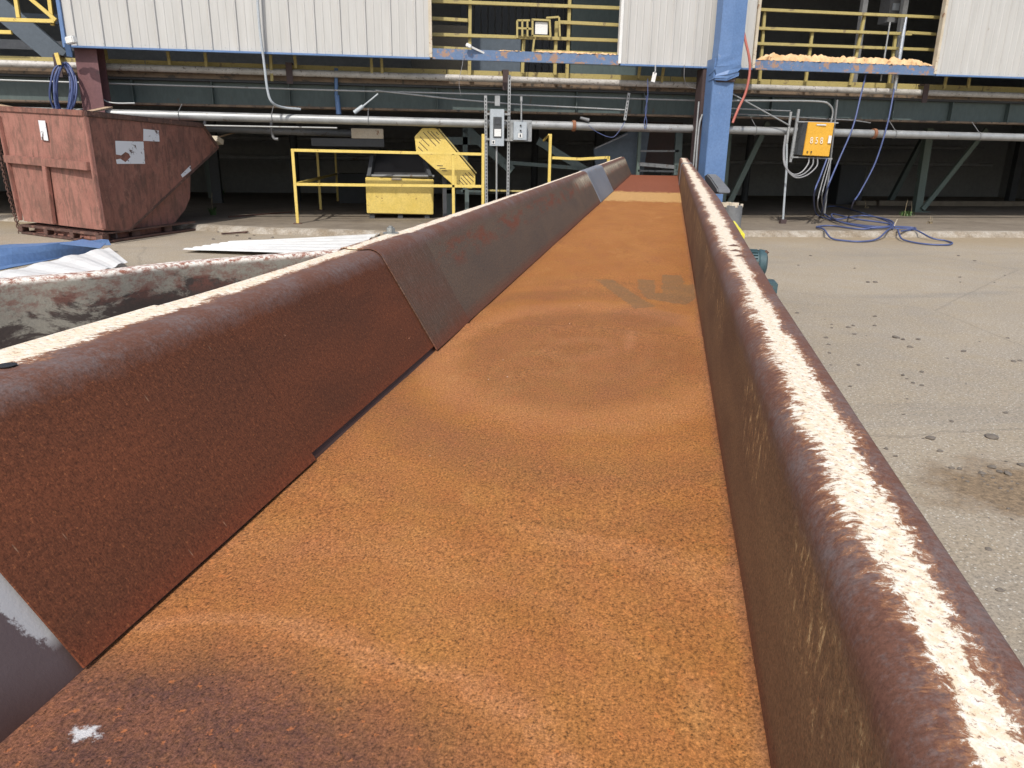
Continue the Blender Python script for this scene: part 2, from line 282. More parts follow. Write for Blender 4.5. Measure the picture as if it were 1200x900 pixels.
# ------------------------------------------------------------------ mesh helpers
def props(o, label=None, cat=None, group=None, kind=None):
    if label: o['label'] = label
    if cat: o['category'] = cat
    if group: o['group'] = group
    if kind: o['kind'] = kind
    return o
def empty(name, loc, label, cat, group=None, mw=None):
    o = bpy.data.objects.new(name, None); o.empty_display_size = .1; COL.objects.link(o)
    if mw is not None: o.matrix_world = mw
    else: o.location = loc
    return props(o, label, cat, group)
class MB:
    def __init__(s): s.v = []; s.f = []; s.uv = None
    def add(s, vs, fs):
        k = len(s.v); s.v += [V(p) for p in vs]; s.f += [tuple(i+k for i in f) for f in fs]; return s
    def box(s, a, b):                                               # axis aligned, opposite corners
        x0, y0, z0 = a; x1, y1, z1 = b
        return s.add([(x0, y0, z0), (x1, y0, z0), (x1, y1, z0), (x0, y1, z0), (x0, y0, z1), (x1, y0, z1), (x1, y1, z1), (x0, y1, z1)],
                     [(0, 3, 2, 1), (4, 5, 6, 7), (0, 1, 5, 4), (1, 2, 6, 5), (2, 3, 7, 6), (3, 0, 4, 7)])
    def beam(s, p, q, w_, h, upv=(0, 0, 1)):                         # box along p-q
        p, q = V(p), V(q); d = (q-p).normalized(); x = d.cross(V(upv))
        if x.length < 1e-4: x = d.cross(V((1, 0, 0)))
        x.normalize(); y = x.cross(d).normalized(); x *= w_/2; y *= h/2
        vs = [p-x-y, p+x-y, p+x+y, p-x+y, q-x-y, q+x-y, q+x+y, q-x+y]
        return s.add(vs, [(0, 1, 2, 3), (7, 6, 5, 4), (0, 4, 5, 1), (1, 5, 6, 2), (2, 6, 7, 3), (3, 7, 4, 0)])
    def tube(s, pts, r, n=8, cap=True):
        pts = [V(p) for p in pts]; rs = r if isinstance(r, (list, tuple)) else [r]*len(pts); rings = []; k0 = len(s.v)
        prev = None
        for i, p in enumerate(pts):
            d = ((pts[min(i+1, len(pts)-1)]-p).normalized()+(p-pts[max(i-1, 0)]).normalized())
            d = d.normalized() if d.length > 1e-6 else V((0, 0, 1))
            if prev is None: x = d.cross(V((0, 0, 1))); x = x if x.length > 1e-3 else d.cross(V((0, 1, 0)))
            else: x = prev-d*prev.dot(d)
            x.normalize(); prev = x; y = d.cross(x)
            for j in range(n):
                a = 2*math.pi*j/n; s.v.append(p+(x*math.cos(a)+y*math.sin(a))*rs[i])
        for i in range(len(pts)-1):
            for j in range(n):
                a, b = k0+i*n+j, k0+i*n+(j+1) % n; s.f.append((a, b, b+n, a+n))
        if cap: s.f.append(tuple(k0+j for j in range(n))[::-1]); s.f.append(tuple(k0+(len(pts)-1)*n+j for j in range(n)))
        return s
    def prism(s, pts, vec):                                          # polygon pushed along vec
        pts = [V(p) for p in pts]; vec = V(vec); n = len(pts)
        return s.add(pts+[p+vec for p in pts], [tuple(range(n))[::-1], tuple(range(n, 2*n))]+[(i, (i+1) % n, n+(i+1) % n, n+i) for i in range(n)])
    def torus(s, c, R1, r, ax='z', st=1., n=10, m=5):
        pts = []
        for i in range(n+1):
            a = 2*math.pi*i/n; pts.append((R1*math.cos(a), R1*st*math.sin(a)))
        c = V(c); f = {'z': lambda a, b: V((a, b, 0)), 'x': lambda a, b: V((0, a, b)), 'y': lambda a, b: V((a, 0, b))}[ax]
        return s.tube([c+f(a, b) for a, b in pts], r, m, False)
    def build(s, name, mat, parent=None, bevel=0., smooth=False, label=None, cat=None, group=None, kind=None, local=False, base=False):
        c = V((0, 0, 0))
        for p in s.v: c += p
        c /= len(s.v)
        if base: c.z = min(p.z for p in s.v)
        me = bpy.data.meshes.new(name); me.from_pydata([p-c for p in s.v], [], s.f); me.update()
        bm = bmesh.new(); bm.from_mesh(me); bmesh.ops.recalc_face_normals(bm, faces=bm.faces)
        if bevel: bmesh.ops.bevel(bm, geom=[e for e in bm.edges if len(e.link_faces) == 2 and e.calc_face_angle(0) > .5], offset=bevel, segments=2, affect='EDGES', clamp_overlap=True)
        bm.to_mesh(me); bm.free()
        if smooth:
            me.polygons.foreach_set('use_smooth', [True]*len(me.polygons)); me.set_sharp_from_angle(angle=math.radians(40))
        me.materials.append(mat); o = bpy.data.objects.new(name, me); COL.objects.link(o)
        if parent is not None:
            o.parent = parent; o.location = (c-parent.location if parent.parent else c) if local else c-parent.location
            if not local and parent.parent: o.location = c-parent.location-parent.parent.location
        else: o.location = c
        return props(o, label, cat, group, kind)
def smooth_path(pts, k=6):                                           # Catmull-Rom
    pts = [V(p) for p in pts]; P = [pts[0]*2-pts[1]]+pts+[pts[-1]*2-pts[-2]]; out = []
    for i in range(1, len(P)-2):
        a, b, c, d = P[i-1:i+3]
        for j in range(k):
            t = j/k; out.append(.5*((2*b)+(c-a)*t+(2*a-5*b+4*c-d)*t*t+(3*b-a-3*c+d)*t**3))
    return out+[pts[-1]]
# ================================================================== THE CHUTE
cdir = ray(787, 162).normalized(); cs_ = cdir.cross(V((0, 0, 1))).normalized(); cn = cs_.cross(cdir).normalized()
CO = EYE-cn*1.15
CM = Matrix(((cs_.x, cdir.x, cn.x, CO.x), (cs_.y, cdir.y, cn.y, CO.y), (cs_.z, cdir.z, cn.z, CO.z), (0, 0, 0, 1)))
def cl(x, y, z=.60):                                                # photo point -> chute metres (across, along) on level z of the chute
    q = ray(x, y); t = (z-1.15)/q.dot(cn); q = q*t; return q.dot(cs_), q.dot(cdir)
def px(p):                                                          # world point -> photo point
    d = p-EYE; z = d.dot(fw); return 600+FPX*d.dot(rt)/z, 450-FPX*d.dot(up)/z
def d_at(xpix, s, z=.60):
    a, b = .3, 14.
    for _ in range(40):
        m = (a+b)/2
        if px(CM @ V((s, m, z)))[0] < xpix: a = m
        else: b = m
    return a
def lerp_tab(tab, x):
    if x <= tab[0][0]: return tab[0][1]
    for (a, b), (c, d) in zip(tab, tab[1:]):
        if x <= c: return b+(d-b)*(x-a)/(c-a)
    return tab[-1][1]
chute = empty('conveyor_chute', None, 'long rust covered steel conveyor chute with raised rolled side edges running into the building', 'chute', mw=CM)
PANZ, RIMZ, L0, L1 = .60, .86, -1.4, 12.15
S_L, S_R = -.582, .135
IN_L = [(.4, -.770), (.8, -.745), (1.2, -.732), (2., -.722), (12, -.70)]; OUT_L = [(.5, -.915), (.8, -.885), (1.3, -.85), (2.4, -.81), (4.8, -.775), (12, -.765)]
IN_R = [(.5, .142), (12, .144)]; OUT_R = [(.4, .222), (1.5, .224), (4., .262), (12, .262)]
def profile(side, D, zb=.60):
    """points, outward normals and u of the folded edge, from the foot of the wall to the lip"""
    sg = 1 if side == 'R' else -1; x_f = S_R if side == 'R' else S_L; r = .027 if side == 'R' else .036
    wob = .0016*mnoise.noise(V((D*1.7, 3 if side == 'R' else 7, 0)))+.0008*mnoise.noise(V((D*6, 9, 1)))
    xs = lerp_tab(IN_R if side == 'R' else IN_L, D)+wob; xo = lerp_tab(OUT_R if side == 'R' else OUT_L, D); out = []
    be = math.atan(abs(xs-x_f)/(RIMZ-r*.6-.60)); zs = RIMZ-r+r*math.sin(be)
    for k in range(12):
        t = k/12; z = .60+(zs-.60)*t
        if z < zb: z = zb; t = (zb-.60)/(zs-.60)
        out.append((x_f+(xs-x_f)*t, z, -sg*math.cos(be), math.sin(be), .275*t))
    cx = xs+sg*r*math.cos(be); cz = RIMZ-r
    for k in range(0, 9):
        a = be+(math.pi/2-be)*k/8; out.append((cx-sg*r*math.cos(a), cz+r*math.sin(a), -sg*math.cos(a), math.sin(a), .275+.047*k/8))
    x1 = xo-sg*.007; zr = RIMZ+wob
    for k in range(1, 7): t = k/6; out.append((cx+(x1-cx)*t, RIMZ+wob*t-.002*math.sin(math.pi*t), 0, 1, .322+.078*t))
    for k in range(1, 4): a = math.pi/2*k/3; out.append((x1+sg*.007*math.sin(a), zr-.007+.007*math.cos(a), sg*math.sin(a), math.cos(a), .40+.01*k/3))
    out.append((xo, zr-.05, sg, 0, .455))
    return out
def sweep(name, mat, side, d0, d1, off, zb=.60, th=.003, upto=None, **kw):
    n = max(2, int((d1-d0)/.03) if d1 < 4 else int((d1-d0)/.06)); rows = [d0+(d1-d0)*i/n for i in range(n+1)]
    vs, uvs, fs = [], [], []; m = len(profile(side, 1)) if upto is None else upto
    for D in rows:
        P = profile(side, D, zb)[:m]
        for (x, z, nx, nz, u) in P: vs.append((x+nx*off, D, z+nz*off)); uvs.append((u, D))
        for (x, z, nx, nz, u) in P: vs.append((x+nx*(off-th), D, z+nz*(off-th))); uvs.append((u, D))
    W = 2*m
    for i in range(n):
        for j in range(m-1):
            a = i*W+j; fs.append((a, a+1, a+1+W, a+W)); a += m; fs.append((a, a+W, a+1+W, a+1))
        for j in (0, m-1): a = i*W+j; fs.append((a, a+W, a+W+m, a+m))
    for i in (0, n):
        for j in range(m-1): a = i*W+j; fs.append((a, a+1, a+1+m, a+m))
    me = bpy.data.meshes.new(name); me.from_pydata(vs, [], fs); bm = bmesh.new(); bm.from_mesh(me); bmesh.ops.recalc_face_normals(bm, faces=bm.faces); bm.to_mesh(me); bm.free()
    uvl = me.uv_layers.new(name='UVMap'); lp = [0]*len(me.loops); me.loops.foreach_get('vertex_index', lp)
    for i, vi in enumerate(lp): uvl.data[i].uv = uvs[vi]
    me.polygons.foreach_set('use_smooth', [True]*len(me.polygons)); me.set_sharp_from_angle(angle=math.radians(40))
    me.materials.append(mat); o = bpy.data.objects.new(name, me); COL.objects.link(o); o.parent = chute
    return props(o, **kw)
dA = .551; dB = 1.106; dC = cl(515, 410)[1]-.02; dD = 2.17; dS0 = d_at(703, S_L); dS1 = d_at(718, S_L)
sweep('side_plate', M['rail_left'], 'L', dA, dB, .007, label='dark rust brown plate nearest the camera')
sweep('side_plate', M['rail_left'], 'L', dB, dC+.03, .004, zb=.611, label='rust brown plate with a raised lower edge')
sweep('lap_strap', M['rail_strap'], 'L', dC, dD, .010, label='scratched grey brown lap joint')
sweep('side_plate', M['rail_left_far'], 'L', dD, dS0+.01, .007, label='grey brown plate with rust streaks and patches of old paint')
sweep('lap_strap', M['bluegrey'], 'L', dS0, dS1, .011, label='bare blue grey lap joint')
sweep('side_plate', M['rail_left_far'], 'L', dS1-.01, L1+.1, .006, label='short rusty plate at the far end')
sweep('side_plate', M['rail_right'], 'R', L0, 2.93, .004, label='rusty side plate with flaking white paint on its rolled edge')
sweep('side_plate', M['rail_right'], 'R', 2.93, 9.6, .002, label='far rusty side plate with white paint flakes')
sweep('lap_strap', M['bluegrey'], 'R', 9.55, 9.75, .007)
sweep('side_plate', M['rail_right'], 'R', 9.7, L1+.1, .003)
# channel walls behind the plates
def wall_grid(side):
    sg = 1 if side == 'R' else -1; nD = 420; m = len(profile(side, 1)); vs, fs, mk = [], [], []
    cuts = sorted([L0+(L1-L0)*i/200 for i in range(201)]+[.2+.6*i/120 for i in range(121)])
    for D in cuts:
        pts = [(p[0]-p[2]*.006, p[1]-.006*p[3]) for p in profile(side, D)]
        pts = [(pts[0][0]-sg*.006, .588)]+pts
        for (x, z) in pts:
            vs.append((x, D, z)); e = .551-.012-.035*mnoise.noise(V((z*30, 2, 5)))-.02*mnoise.noise(V((z*90, D*60, 5)))-max(0, (.80-z))*0
            wid = .030*min(1, max(0, (z-.62)/.16)); c = 1. if (D > .551-wid-.004+.014*mnoise.fractal(V((z*45, D*25, 5)), 1, 2, 4)) and z > .628 and D < .60 else 0.
            rr = min(1, max(0, (.635+.02*mnoise.noise(V((D*12, z*12, 1)))-z)/.05)); mk.append((c, rr, 0, 1))  # foot of the wall darkened: rust, plus painted shade behind the plate gap
    m = len(vs)//len(cuts)
    for i in range(len(cuts)-1):
        for j in range(m-1): a = i*m+j; fs.append((a, a+1, a+1+m, a+m))
    me = bpy.data.meshes.new('wall'); me.from_pydata(vs, [], fs)
    at = me.color_attributes.new('marks', 'FLOAT_COLOR', 'POINT'); at.data.foreach_set('color', [c for q in mk for c in q])
    me.polygons.foreach_set('use_smooth', [True]*len(me.polygons)); me.set_sharp_from_angle(angle=math.radians(40)); me.materials.append(M['bare'])
    o = bpy.data.objects.new('channel_wall', me); COL.objects.link(o); o.parent = chute
    md = o.modifiers.new('thick', 'SOLIDIFY'); md.thickness = .005; md.offset = -1 if side == 'L' else 1
wall_grid('L'); wall_grid('R')
# pan
def inside(poly, x, y):
    c = False; j = len(poly)-1
    for i in range(len(poly)):
        if (poly[i][1] > y) != (poly[j][1] > y) and x < (poly[j][0]-poly[i][0])*(y-poly[i][1])/(poly[j][1]-poly[i][1])+poly[i][0]: c = not c
        j = i
    return c
def pan():
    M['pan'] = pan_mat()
    stains = [[cl(*q) for q in poly] for poly in ([(698, 327), (717, 327), (768, 359), (745, 362)], [(748, 327), (767, 328), (768, 343), (776, 343), (776, 322), (799, 323), (802, 333), (814, 334), (815, 350), (803, 357), (775, 352), (757, 349), (748, 338)])]
    rows = [L0+.03*i for i in range(int((.3-L0)/.03))]; D = .3
    while D < L1: rows.append(D); D += .008 if D < 3.6 else .04
    rows.append(L1); nS = 128; x0, x1 = S_L-.012, S_R-.004
    dbk = cl(700, 385)[1]; vs, mk, zn = [], [], []; yR = cl(770, 226)[1]; yT = cl(770, 237)[1]; wx, wy = cl(100, 859)
    for D in rows:
        for i in range(nS+1):
            s = x0+(x1-x0)*i/nS; t = (s-x0)/(x1-x0)
            n1 = mnoise.fractal(V((s*7, D*7, .3)), 1., 2., 5); n2 = mnoise.fractal(V((s*30, D*30, 1.3)), 1., 2., 3)
            b = dbk-.05*(2*t-1)**2+.01*n1
            z = PANZ+.0035*mnoise.noise(V((s*2.2, D*1.6, 0)))+.0011*mnoise.noise(V((s*9, D*7, 4)))
            z += .0035*math.exp(-((D-b)/.06)**2)*(1 if D < b else -.6)
            z += .004*max(0, 1-(x1-s)/.03)**2-.0035*max(0, 1-(s-x0)/.03)**2
            vs.append((s, D, z))
            r = 0.
            for poly in stains:
                if inside(poly, s+n2*.004, D+n2*.009): r = .85
            e = math.hypot((s+.43)/.47, (D-.25)/.40)+.07*n1+.02*n2          # darker purple brown patch in the near left corner
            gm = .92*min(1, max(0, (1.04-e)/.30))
            hal = math.exp(-((e-1.07)/.045)**2)*.5 if s < .0 else 0
            e2 = math.hypot((s+.2)/.38, (D-1.95)/.53)+.08*n1; g2 = .30*min(1, max(0, (1-e2)/.25))
            h2 = math.exp(-((e2-1)/.05)**2)*.30
            e3 = math.hypot((s+.06)/.17, (D-(dbk+.16))/.20)+.2*n1; g3 = .38*min(1, max(0, (1-e3)/.4))
            hs = .4*math.exp(-((s+.075)/.018)**2)*min(1, max(0, (dbk+.02-D)/.03))*min(1, max(0, (D-dbk+.28)/.12))
            ban = mnoise.noise(V((e*3.2, 5.5, 0)))+.6*mnoise.noise(V((e*8, 2.5, s*1.5))); ban2 = mnoise.noise(V((e2*4, 9.5, 0)))+.5*mnoise.noise(V((e2*10, 1.5, s*2))); ff = min(1, max(0, (2.6-e)/.6)); bb = (ban*ff if e < e2 else ban2*min(1, max(0, (2.2-e2)/.5)))
            gb = max(0, bb)*.42; hb = max(0, -bb)*.40
            rim = .5*min(1, max(0, 1-(x1-s)/.018))  # thin line of shade painted along the right wall foot
            lft = .45*min(1, max(0, 1-(s-x0)/.05))*(1 if D > 1 else .6)  # left edge darkened: rust, plus shade painted below the plates
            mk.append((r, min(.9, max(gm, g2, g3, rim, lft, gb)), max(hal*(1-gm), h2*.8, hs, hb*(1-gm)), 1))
            far = min(1, max(0, (D-yR+.25*n2)/.12)); tan = min(1, max(0, (D-yT+.15*n2)/.1))*(1-far)
            q = math.hypot((s-wx)/.019, (D-wy)/.011)+1.6*n2; wsp = 1. if q < .62 else 0.
            zn.append((far, tan*.8, wsp, 1))
    m = nS+1; fs = [(i*m+j, i*m+j+1, i*m+j+1+m, i*m+j+m) for i in range(len(rows)-1) for j in range(nS)]
    me = bpy.data.meshes.new('pan'); me.from_pydata(vs, [], fs)
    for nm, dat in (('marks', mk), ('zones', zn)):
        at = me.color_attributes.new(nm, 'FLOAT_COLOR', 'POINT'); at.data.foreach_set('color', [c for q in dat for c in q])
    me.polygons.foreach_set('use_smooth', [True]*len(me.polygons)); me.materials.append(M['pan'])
    o = bpy.data.objects.new('pan', me); COL.objects.link(o); o.parent = chute
    props(o, label='orange rusted conveyor pan with purple brown patches and two scraped marks')
    md = o.modifiers.new('thick', 'SOLIDIFY'); md.thickness = .006; md.offset = -1
pan()
MB().box((S_L-.02, L0, .50), (S_R+.02, L1, .575)).build('under_frame', M['rail_strap'], chute, local=True)
for D in (-1.0, 2.0, 5.0, 8.0, 11.0):
    for s in (S_L-.01, S_R+.01):
        b = MB(); zg = -(CM @ V((s, D, 0))).z; b.beam((s, D, zg+.012), (s, D, .50), .06, .06); b.box((s-.07, D-.07, zg+.001), (s+.07, D+.07, zg+.012)); b.build('leg', M['hopper_base'], chute, local=True)
# bolt on the left flange and an empty bolt hole
bs, bd = cl(458, 273, RIMZ+.01)
b = MB(); b.tube([(bs, bd, RIMZ+.008), (bs, bd, RIMZ+.0115)], .024, 20); o = b.build('washer', M['bolt'], chute, local=True, smooth=True)
MB().tube([(bs, bd, RIMZ+.0118), (bs, bd, RIMZ+.026)], .0135, 6).tube([(bs, bd, RIMZ+.026), (bs, bd, RIMZ+.031)], .007, 10).build('bolt', M['bolt'], chute, local=True, bevel=.0012)
hs_, hd = cl(8, 427, RIMZ+.009); MB().tube([(hs_, hd, RIMZ+.0078), (hs_, hd, RIMZ+.0086)], .011, 20).build('bolt_hole', M['black'], chute, local=True)
# nicks torn into the right flange
for (x, y) in ((860, 288), (862, 294), (868, 300)):
    s, d = cl(x, y, RIMZ+.004); MB().tube([(s-.018, d, RIMZ+.0025), (s, d+.004, RIMZ+.005), (s+.018, d+.002, RIMZ+.0025)], [.001, .0035, .001], 6).build('torn_nick', M['hopper_base'], chute, local=True)
# ================================================================== GROUND
def sheet(name, pts, mat, z, kind='structure', th=None):
    me = bpy.data.meshes.new(name)
    if th: n = len(pts); me.from_pydata([(x, y, z) for x, y in pts]+[(x, y, z-th) for x, y in pts], [], [tuple(range(n)), tuple(range(2*n-1, n-1, -1))]+[(i, i+n, (i+1) % n+n, (i+1) % n) for i in range(n)])
    else: me.from_pydata([(x, y, z) for x, y in pts], [], [tuple(range(len(pts)))])
    me.materials.append(mat); o = bpy.data.objects.new(name, me); COL.objects.link(o); o['kind'] = kind; return o
sheet('ground', [(-250, -250), (250, -250), (250, 250), (-250, 250)], M['ground'], 0)
SZ = .08
edge_px = [(-60, 250), (120, 258), (300, 267), (500, 273), (870, 271), (1200, 272)]
edge = [gz(x, y, SZ) for x, y in edge_px]; eL = edge[0]+(edge[0]-edge[1]).normalized()*12; eR = edge[-1]+(edge[-1]-edge[-2]).normalized()*14
edge = [eL]+edge+[eR]
# slab: body and a worn, uneven nosing
sheet('slab_floor', [(p.x, p.y+.16) for p in edge]+[(edge[-1].x, 24), (edge[0].x, 24)], M['slab'], SZ, th=.2)
def nosing():
    vs, fs = [], []; pts = []
    for a, b in zip(edge, edge[1:]):
        k = max(2, int((b-a).length/.05)); pts += [a+(b-a)*i/k for i in range(k)]
    pts.append(edge[-1])
    for p in pts:
        n = mnoise.fractal(V((p.x*2.3, p.y*2.3, 0)), 1, 2, 5)*.03; m_ = mnoise.noise(V((p.x*9, 3, 0)))*.012
        vs += [(p.x, p.y+.17, SZ+.001), (p.x, p.y+.03+n, SZ+.002+m_*.4), (p.x, p.y-.01+n, SZ-.03+m_), (p.x, p.y-.05+m_, -.01)]
    for i in range(len(pts)-1):
        for j in range(3): a = i*4+j; fs.append((a, a+1, a+5, a+4))
    me = bpy.data.meshes.new('slab_edge'); me.from_pydata(vs, [], fs); me.polygons.foreach_set('use_smooth', [True]*len(me.polygons)); me.materials.append(M['curb'])
    o = bpy.data.objects.new('slab_edge', me); COL.objects.link(o); o['kind'] = 'structure'
nosing()
def gs(x, y): return gz(x, y, SZ)
# loose stones
def rock_mesh(seed, r=1.):
    bm = bmesh.new(); bmesh.ops.create_icosphere(bm, subdivisions=2, radius=1)
    for v in bm.verts: v.co *= 1+.45*mnoise.noise(v.co*1.1+V((seed*7, 0, 0))); v.co.z *= .45
    me = bpy.data.meshes.new('pebble'); bm.to_mesh(me); bm.free(); me.materials.append(M['stone']); return me
rocks = [rock_mesh(i) for i in range(5)]
spots = [(1090, 514, 1.6), (1101, 529, 1.1), (1162, 513, 2.), (1050, 396, 1.3), (1058, 398, 1), (1076, 398, .9), (1066, 407, 1.1), (994, 384, .9), (1000, 382, .8), (1001, 392, .8), (1025, 382, .9), (968, 396, .9), (971, 404, .8), (972, 414, .8), (1058, 440, 1), (1070, 449, .8), (1080, 436, .8), (1129, 412, 1.1), (1025, 371, .8), (1017, 331, .9), (1026, 331, 1), (934, 367, .9), (1006, 428, .8), (1049, 535, .8), (1038, 526, .8), (1162, 548, 1.3), (1150, 555, 1.1), (1171, 553, 1), (1181, 556, 1.3), (1196, 545, 1.1), (1158, 644, .9), (1171, 692, 1.2), (1115, 549, .9), (1124, 550, .9), (1027, 601, .8), (1178, 484, .8), (1115, 494, .8), (1080, 452, .8), (1123, 300, .7), (1142, 306, .7), (950, 300, .7), (1188, 424, 1), (1195, 423, .8), (996, 453, .7)]
for _ in range(34): spots.append((R.uniform(900, 1250), R.uniform(290, 640)**1., R.uniform(.3, .6)))
for _ in range(26): g_ = R.gauss(0, 1); spots.append((1168+22*g_, 572+16*R.gauss(0, 1), R.uniform(.3, .65)))
for _ in range(14): spots.append((R.uniform(230, 330), R.uniform(272, 292), R.uniform(.5, 1)))
for i, (x, y, s) in enumerate(spots):
    p = gz(x, y); o = bpy.data.objects.new('pebble', rocks[i % 5]); COL.objects.link(o); k = .0052*s*(p-EYE).length**.72
    o.location = (p.x, p.y, k*.2); o.scale = (k, k*R.uniform(.6, 1), k); o.rotation_euler = (0, 0, R.uniform(0, 6.28))
    props(o, 'small dark loose stone lying on the dusty concrete yard', 'pebble', 'loose stones scattered on the yard')

# ================================================================== THE BUILDING
YF = 11.5; bld = empty('factory_building', (2, 12, 0), 'raised factory building with cream ribbed metal cladding over a dark open undercroft', 'building')
def zz(x, y, Y): return fy(x, y, Y).z
ZB = 2.42
def cladding(x0, x1, z0=ZB, lab=None):
    pitch = .345; mb = MB(); prof = []; x = x0; pr = [(0, 0), (.012, -.022), (.030, -.022), (.042, 0), (.125, 0), (.131, -.004), (.143, -.004), (.149, 0), (.230, 0), (.236, -.004), (.248, -.004), (.254, 0)]
    k = math.floor(x0/pitch)
    while k*pitch < x1:
        for dx, dy in pr:
            q = k*pitch+dx
            if x0 < q < x1: prof.append((q, dy))
        k += 1
    prof = [(x0, 0)]+prof+[(x1, 0)]; n = len(prof); zt = 6.0; vs = []
    for z in (z0, zt):
        for (x, dy) in prof: vs.append((x, YF+dy, z))
    for z in (z0, zt):
        for (x, dy) in prof: vs.append((x, YF+dy+.003, z))
    fs = [(i, i+1, n+i+1, n+i) for i in range(n-1)]+[(2*n+i, 3*n+i, 3*n+i+1, 2*n+i+1) for i in range(n-1)]+[(i, 2*n+i, 2*n+i+1, i+1) for i in range(n-1)]
    fs += [(0, n, 3*n, 2*n), (n-1, 3*n-1, 4*n-1, 2*n-1)]
    mb.add(vs, fs); c = mb.build('cladding_panel', M['clad'], bld, label=lab)
    s = MB()
    kk = math.floor(x0/pitch)+1
    while kk*pitch < x1-.05:
        for off in (.021, .195):
            if x0 < kk*pitch+off < x1:
                q = kk*pitch+off; yy = YF-(.022 if off < .1 else 0); s.tube([(q, yy-.003, z0+.035), (q, yy+.002, z0+.035)], .006, 6)
        kk += 1
    s.build('screw_row', M['bolt'], c)
    MB().box((x0-.01, YF-.035, z0-.028), (x1+.01, YF+.03, z0-.002)).build('drip_flashing', M['blue'], c, bevel=.003)
    return c
xl0 = fy(77, 40, YF).x; xl1 = fy(503, 60, YF).x; xm0 = fy(728, 60, YF).x; xm1 = fy(884, 40, YF).x; xr0 = fy(1096, 80, YF).x
cladding(xl0, xl1, lab='cream ribbed cladding left of the first opening'); cladding(xm0, xm1, lab='cream ribbed cladding between the openings'); cladding(xr0+.02, 18., lab='cream ribbed cladding right of the second opening')
cladding(-14, -9.2, lab='cream ribbed cladding at the far left')
for x in (xl0-.02,): MB().box((x-.03, YF-.03, ZB-.03), (x+.018, YF+.05, 6)).build('corner_trim', M['blue'], bld, bevel=.004)
for x, m in ((xl1+.02, M['trim']), (xm0-.022, M['white']), (xm1+.03, M['trim']), (xr0-.005, M['trim'])): MB().box((x-.022, YF-.03, ZB-.002), (x+.022, YF+.06, 6)).build('corner_trim', m, bld, bevel=.004)
# sills in the two openings
def sill(x0, x1, name):
    zt = ZB+.12; b = MB(); b.box((x0, YF-.02, ZB), (x1, YF+.012, zt)).box((x0, YF+.012, ZB), (x1, YF+.13, ZB+.012)).box((x0, YF-.06, ZB-.026), (x1, YF+.0, ZB-.001))
    return b.build(name, M['blue_rusty'], bld, bevel=.002)
s1 = sill(xl1+.044, xm0-.046, 'sill_beam'); s2 = sill(xm1+.054, xr0-.03, 'sill_beam')
def crust(x0, x1, h, seed, par, name='crumbled_foam'):
    n = int((x1-x0)/.02); m = 7; vs = []
    for i in range(n+1):
        x = x0+(x1-x0)*i/n; hh = h*(.55+.7*abs(mnoise.fractal(V((x*2.2, seed, 0)), 1, 2, 5)))*min(1, 10*min(i, n-i)/n+.1)
        for j in range(m):
            a = math.pi*j/(m-1); q = 1+.35*mnoise.noise(V((x*14, j*1.3, seed)))
            vs.append((x, YF+.05-.075*math.cos(a)*q, ZB+.117+hh*math.sin(a)*q+.02*mnoise.noise(V((x*30, j, seed)))))
    fs = [(i*m+j, i*m+j+1, i*m+j+1+m, i*m+j+m) for i in range(n) for j in range(m-1)]
    return MB().add(vs, fs).build(name, M['foam'], par, smooth=True)
crust(xm1+.08, xr0-.05, .15, 3, s2); crust(fy(625, 60, YF).x, xm0-.06, .04, 8, s1); crust(fy(583, 60, YF).x, fy(612, 60, YF).x, .02, 5, s1)
# columns
def col_h(name, x, Y, w_, d, z0, z1, mat, **k):                       # H column
    b = MB(); b.box((x-w_/2, Y, z0), (x+w_/2, Y+.02, z1)); b.box((x-w_/2, Y+d-.02, z0), (x+w_/2, Y+d, z1)); b.box((x-.008, Y+.02, z0), (x+.008, Y+d-.02, z1))
    return b.build(name, mat, bld, **k)
pc = fy(96, 90, 11.6); col_h('column', pc.x+.09, 11.6, .28, .3, .11, 6, M['purple'], label='dull purple primer column')
yc = 11.16
pa = fy(852, 100, yc); pb = fy(834, 205, yc)
b = MB(); xc = (fy(851, 100, yc).x+fy(834.5, 205, yc).x)/2; b.box((xc-.165, yc, 0.0), (xc+.165, yc+.02, 2.5)); b.box((xc-.165, yc+.02, 0.0), (xc-.15, yc+.28, 2.5)); b.box((xc+.15, yc+.02, 0.0), (xc+.165, yc+.28, 2.5))
colb = b.build('column', M['blue'], bld, bevel=.004, label='bright blue column with a crumpled upper cover')
# crumpled cover over the upper half
def cover():
    zb = zz(850, 92, yc); vs, fs = [], []; n, m = 26, 5; x0 = xc-.15; wd = .37
    for i in range(n+1):
        t = i/n; z = zb+(6-zb)*t*t*.9+(t*.001)
        if i == n: z = 6
        k = max(0, 1-(z-zb)/.5); 
        for j, (u_, dy) in enumerate([(-.02, .20), (0, 0), (.5, -.012), (1, 0), (1.02, .20)]):
            x = x0+wd*(u_)+.02; y = yc-.035+dy
            x += k*(.05*mnoise.noise(V((i*1.1, j*2, 0)))-.03); y += -k*.06*abs(mnoise.noise(V((i*.9, j*1.7, 4))))
            zq = z+k*(.05*mnoise.noise(V((j*2.1, i*.7, 8))))+(.05*k*k if j > 2 else -.03*k*k)
            vs.append((x, y, zq))
    for i in range(n):
        for j in range(m-1): a = i*m+j; fs.append((a, a+1, a+1+m, a+m))
    me_ = MB().add(vs, fs).build('crumpled_cover', M['blue'], colb); md = me_.modifiers.new('t', 'SOLIDIFY'); md.thickness = .004
    MB().box((xc-.13, yc-.03, zb-.05), (xc+.17, yc-.002, zb+.04)).build('torn_edge', M['dark_brown'], colb, bevel=.01)
cover()
pd = fy(826, 140, 11.5); MB().box((pd.x-.10, 11.48, .11), (pd.x+.09, 11.72, 2.39)).build('column', M['dark_brown'], bld, bevel=.004, label='dark brown column behind the blue one')
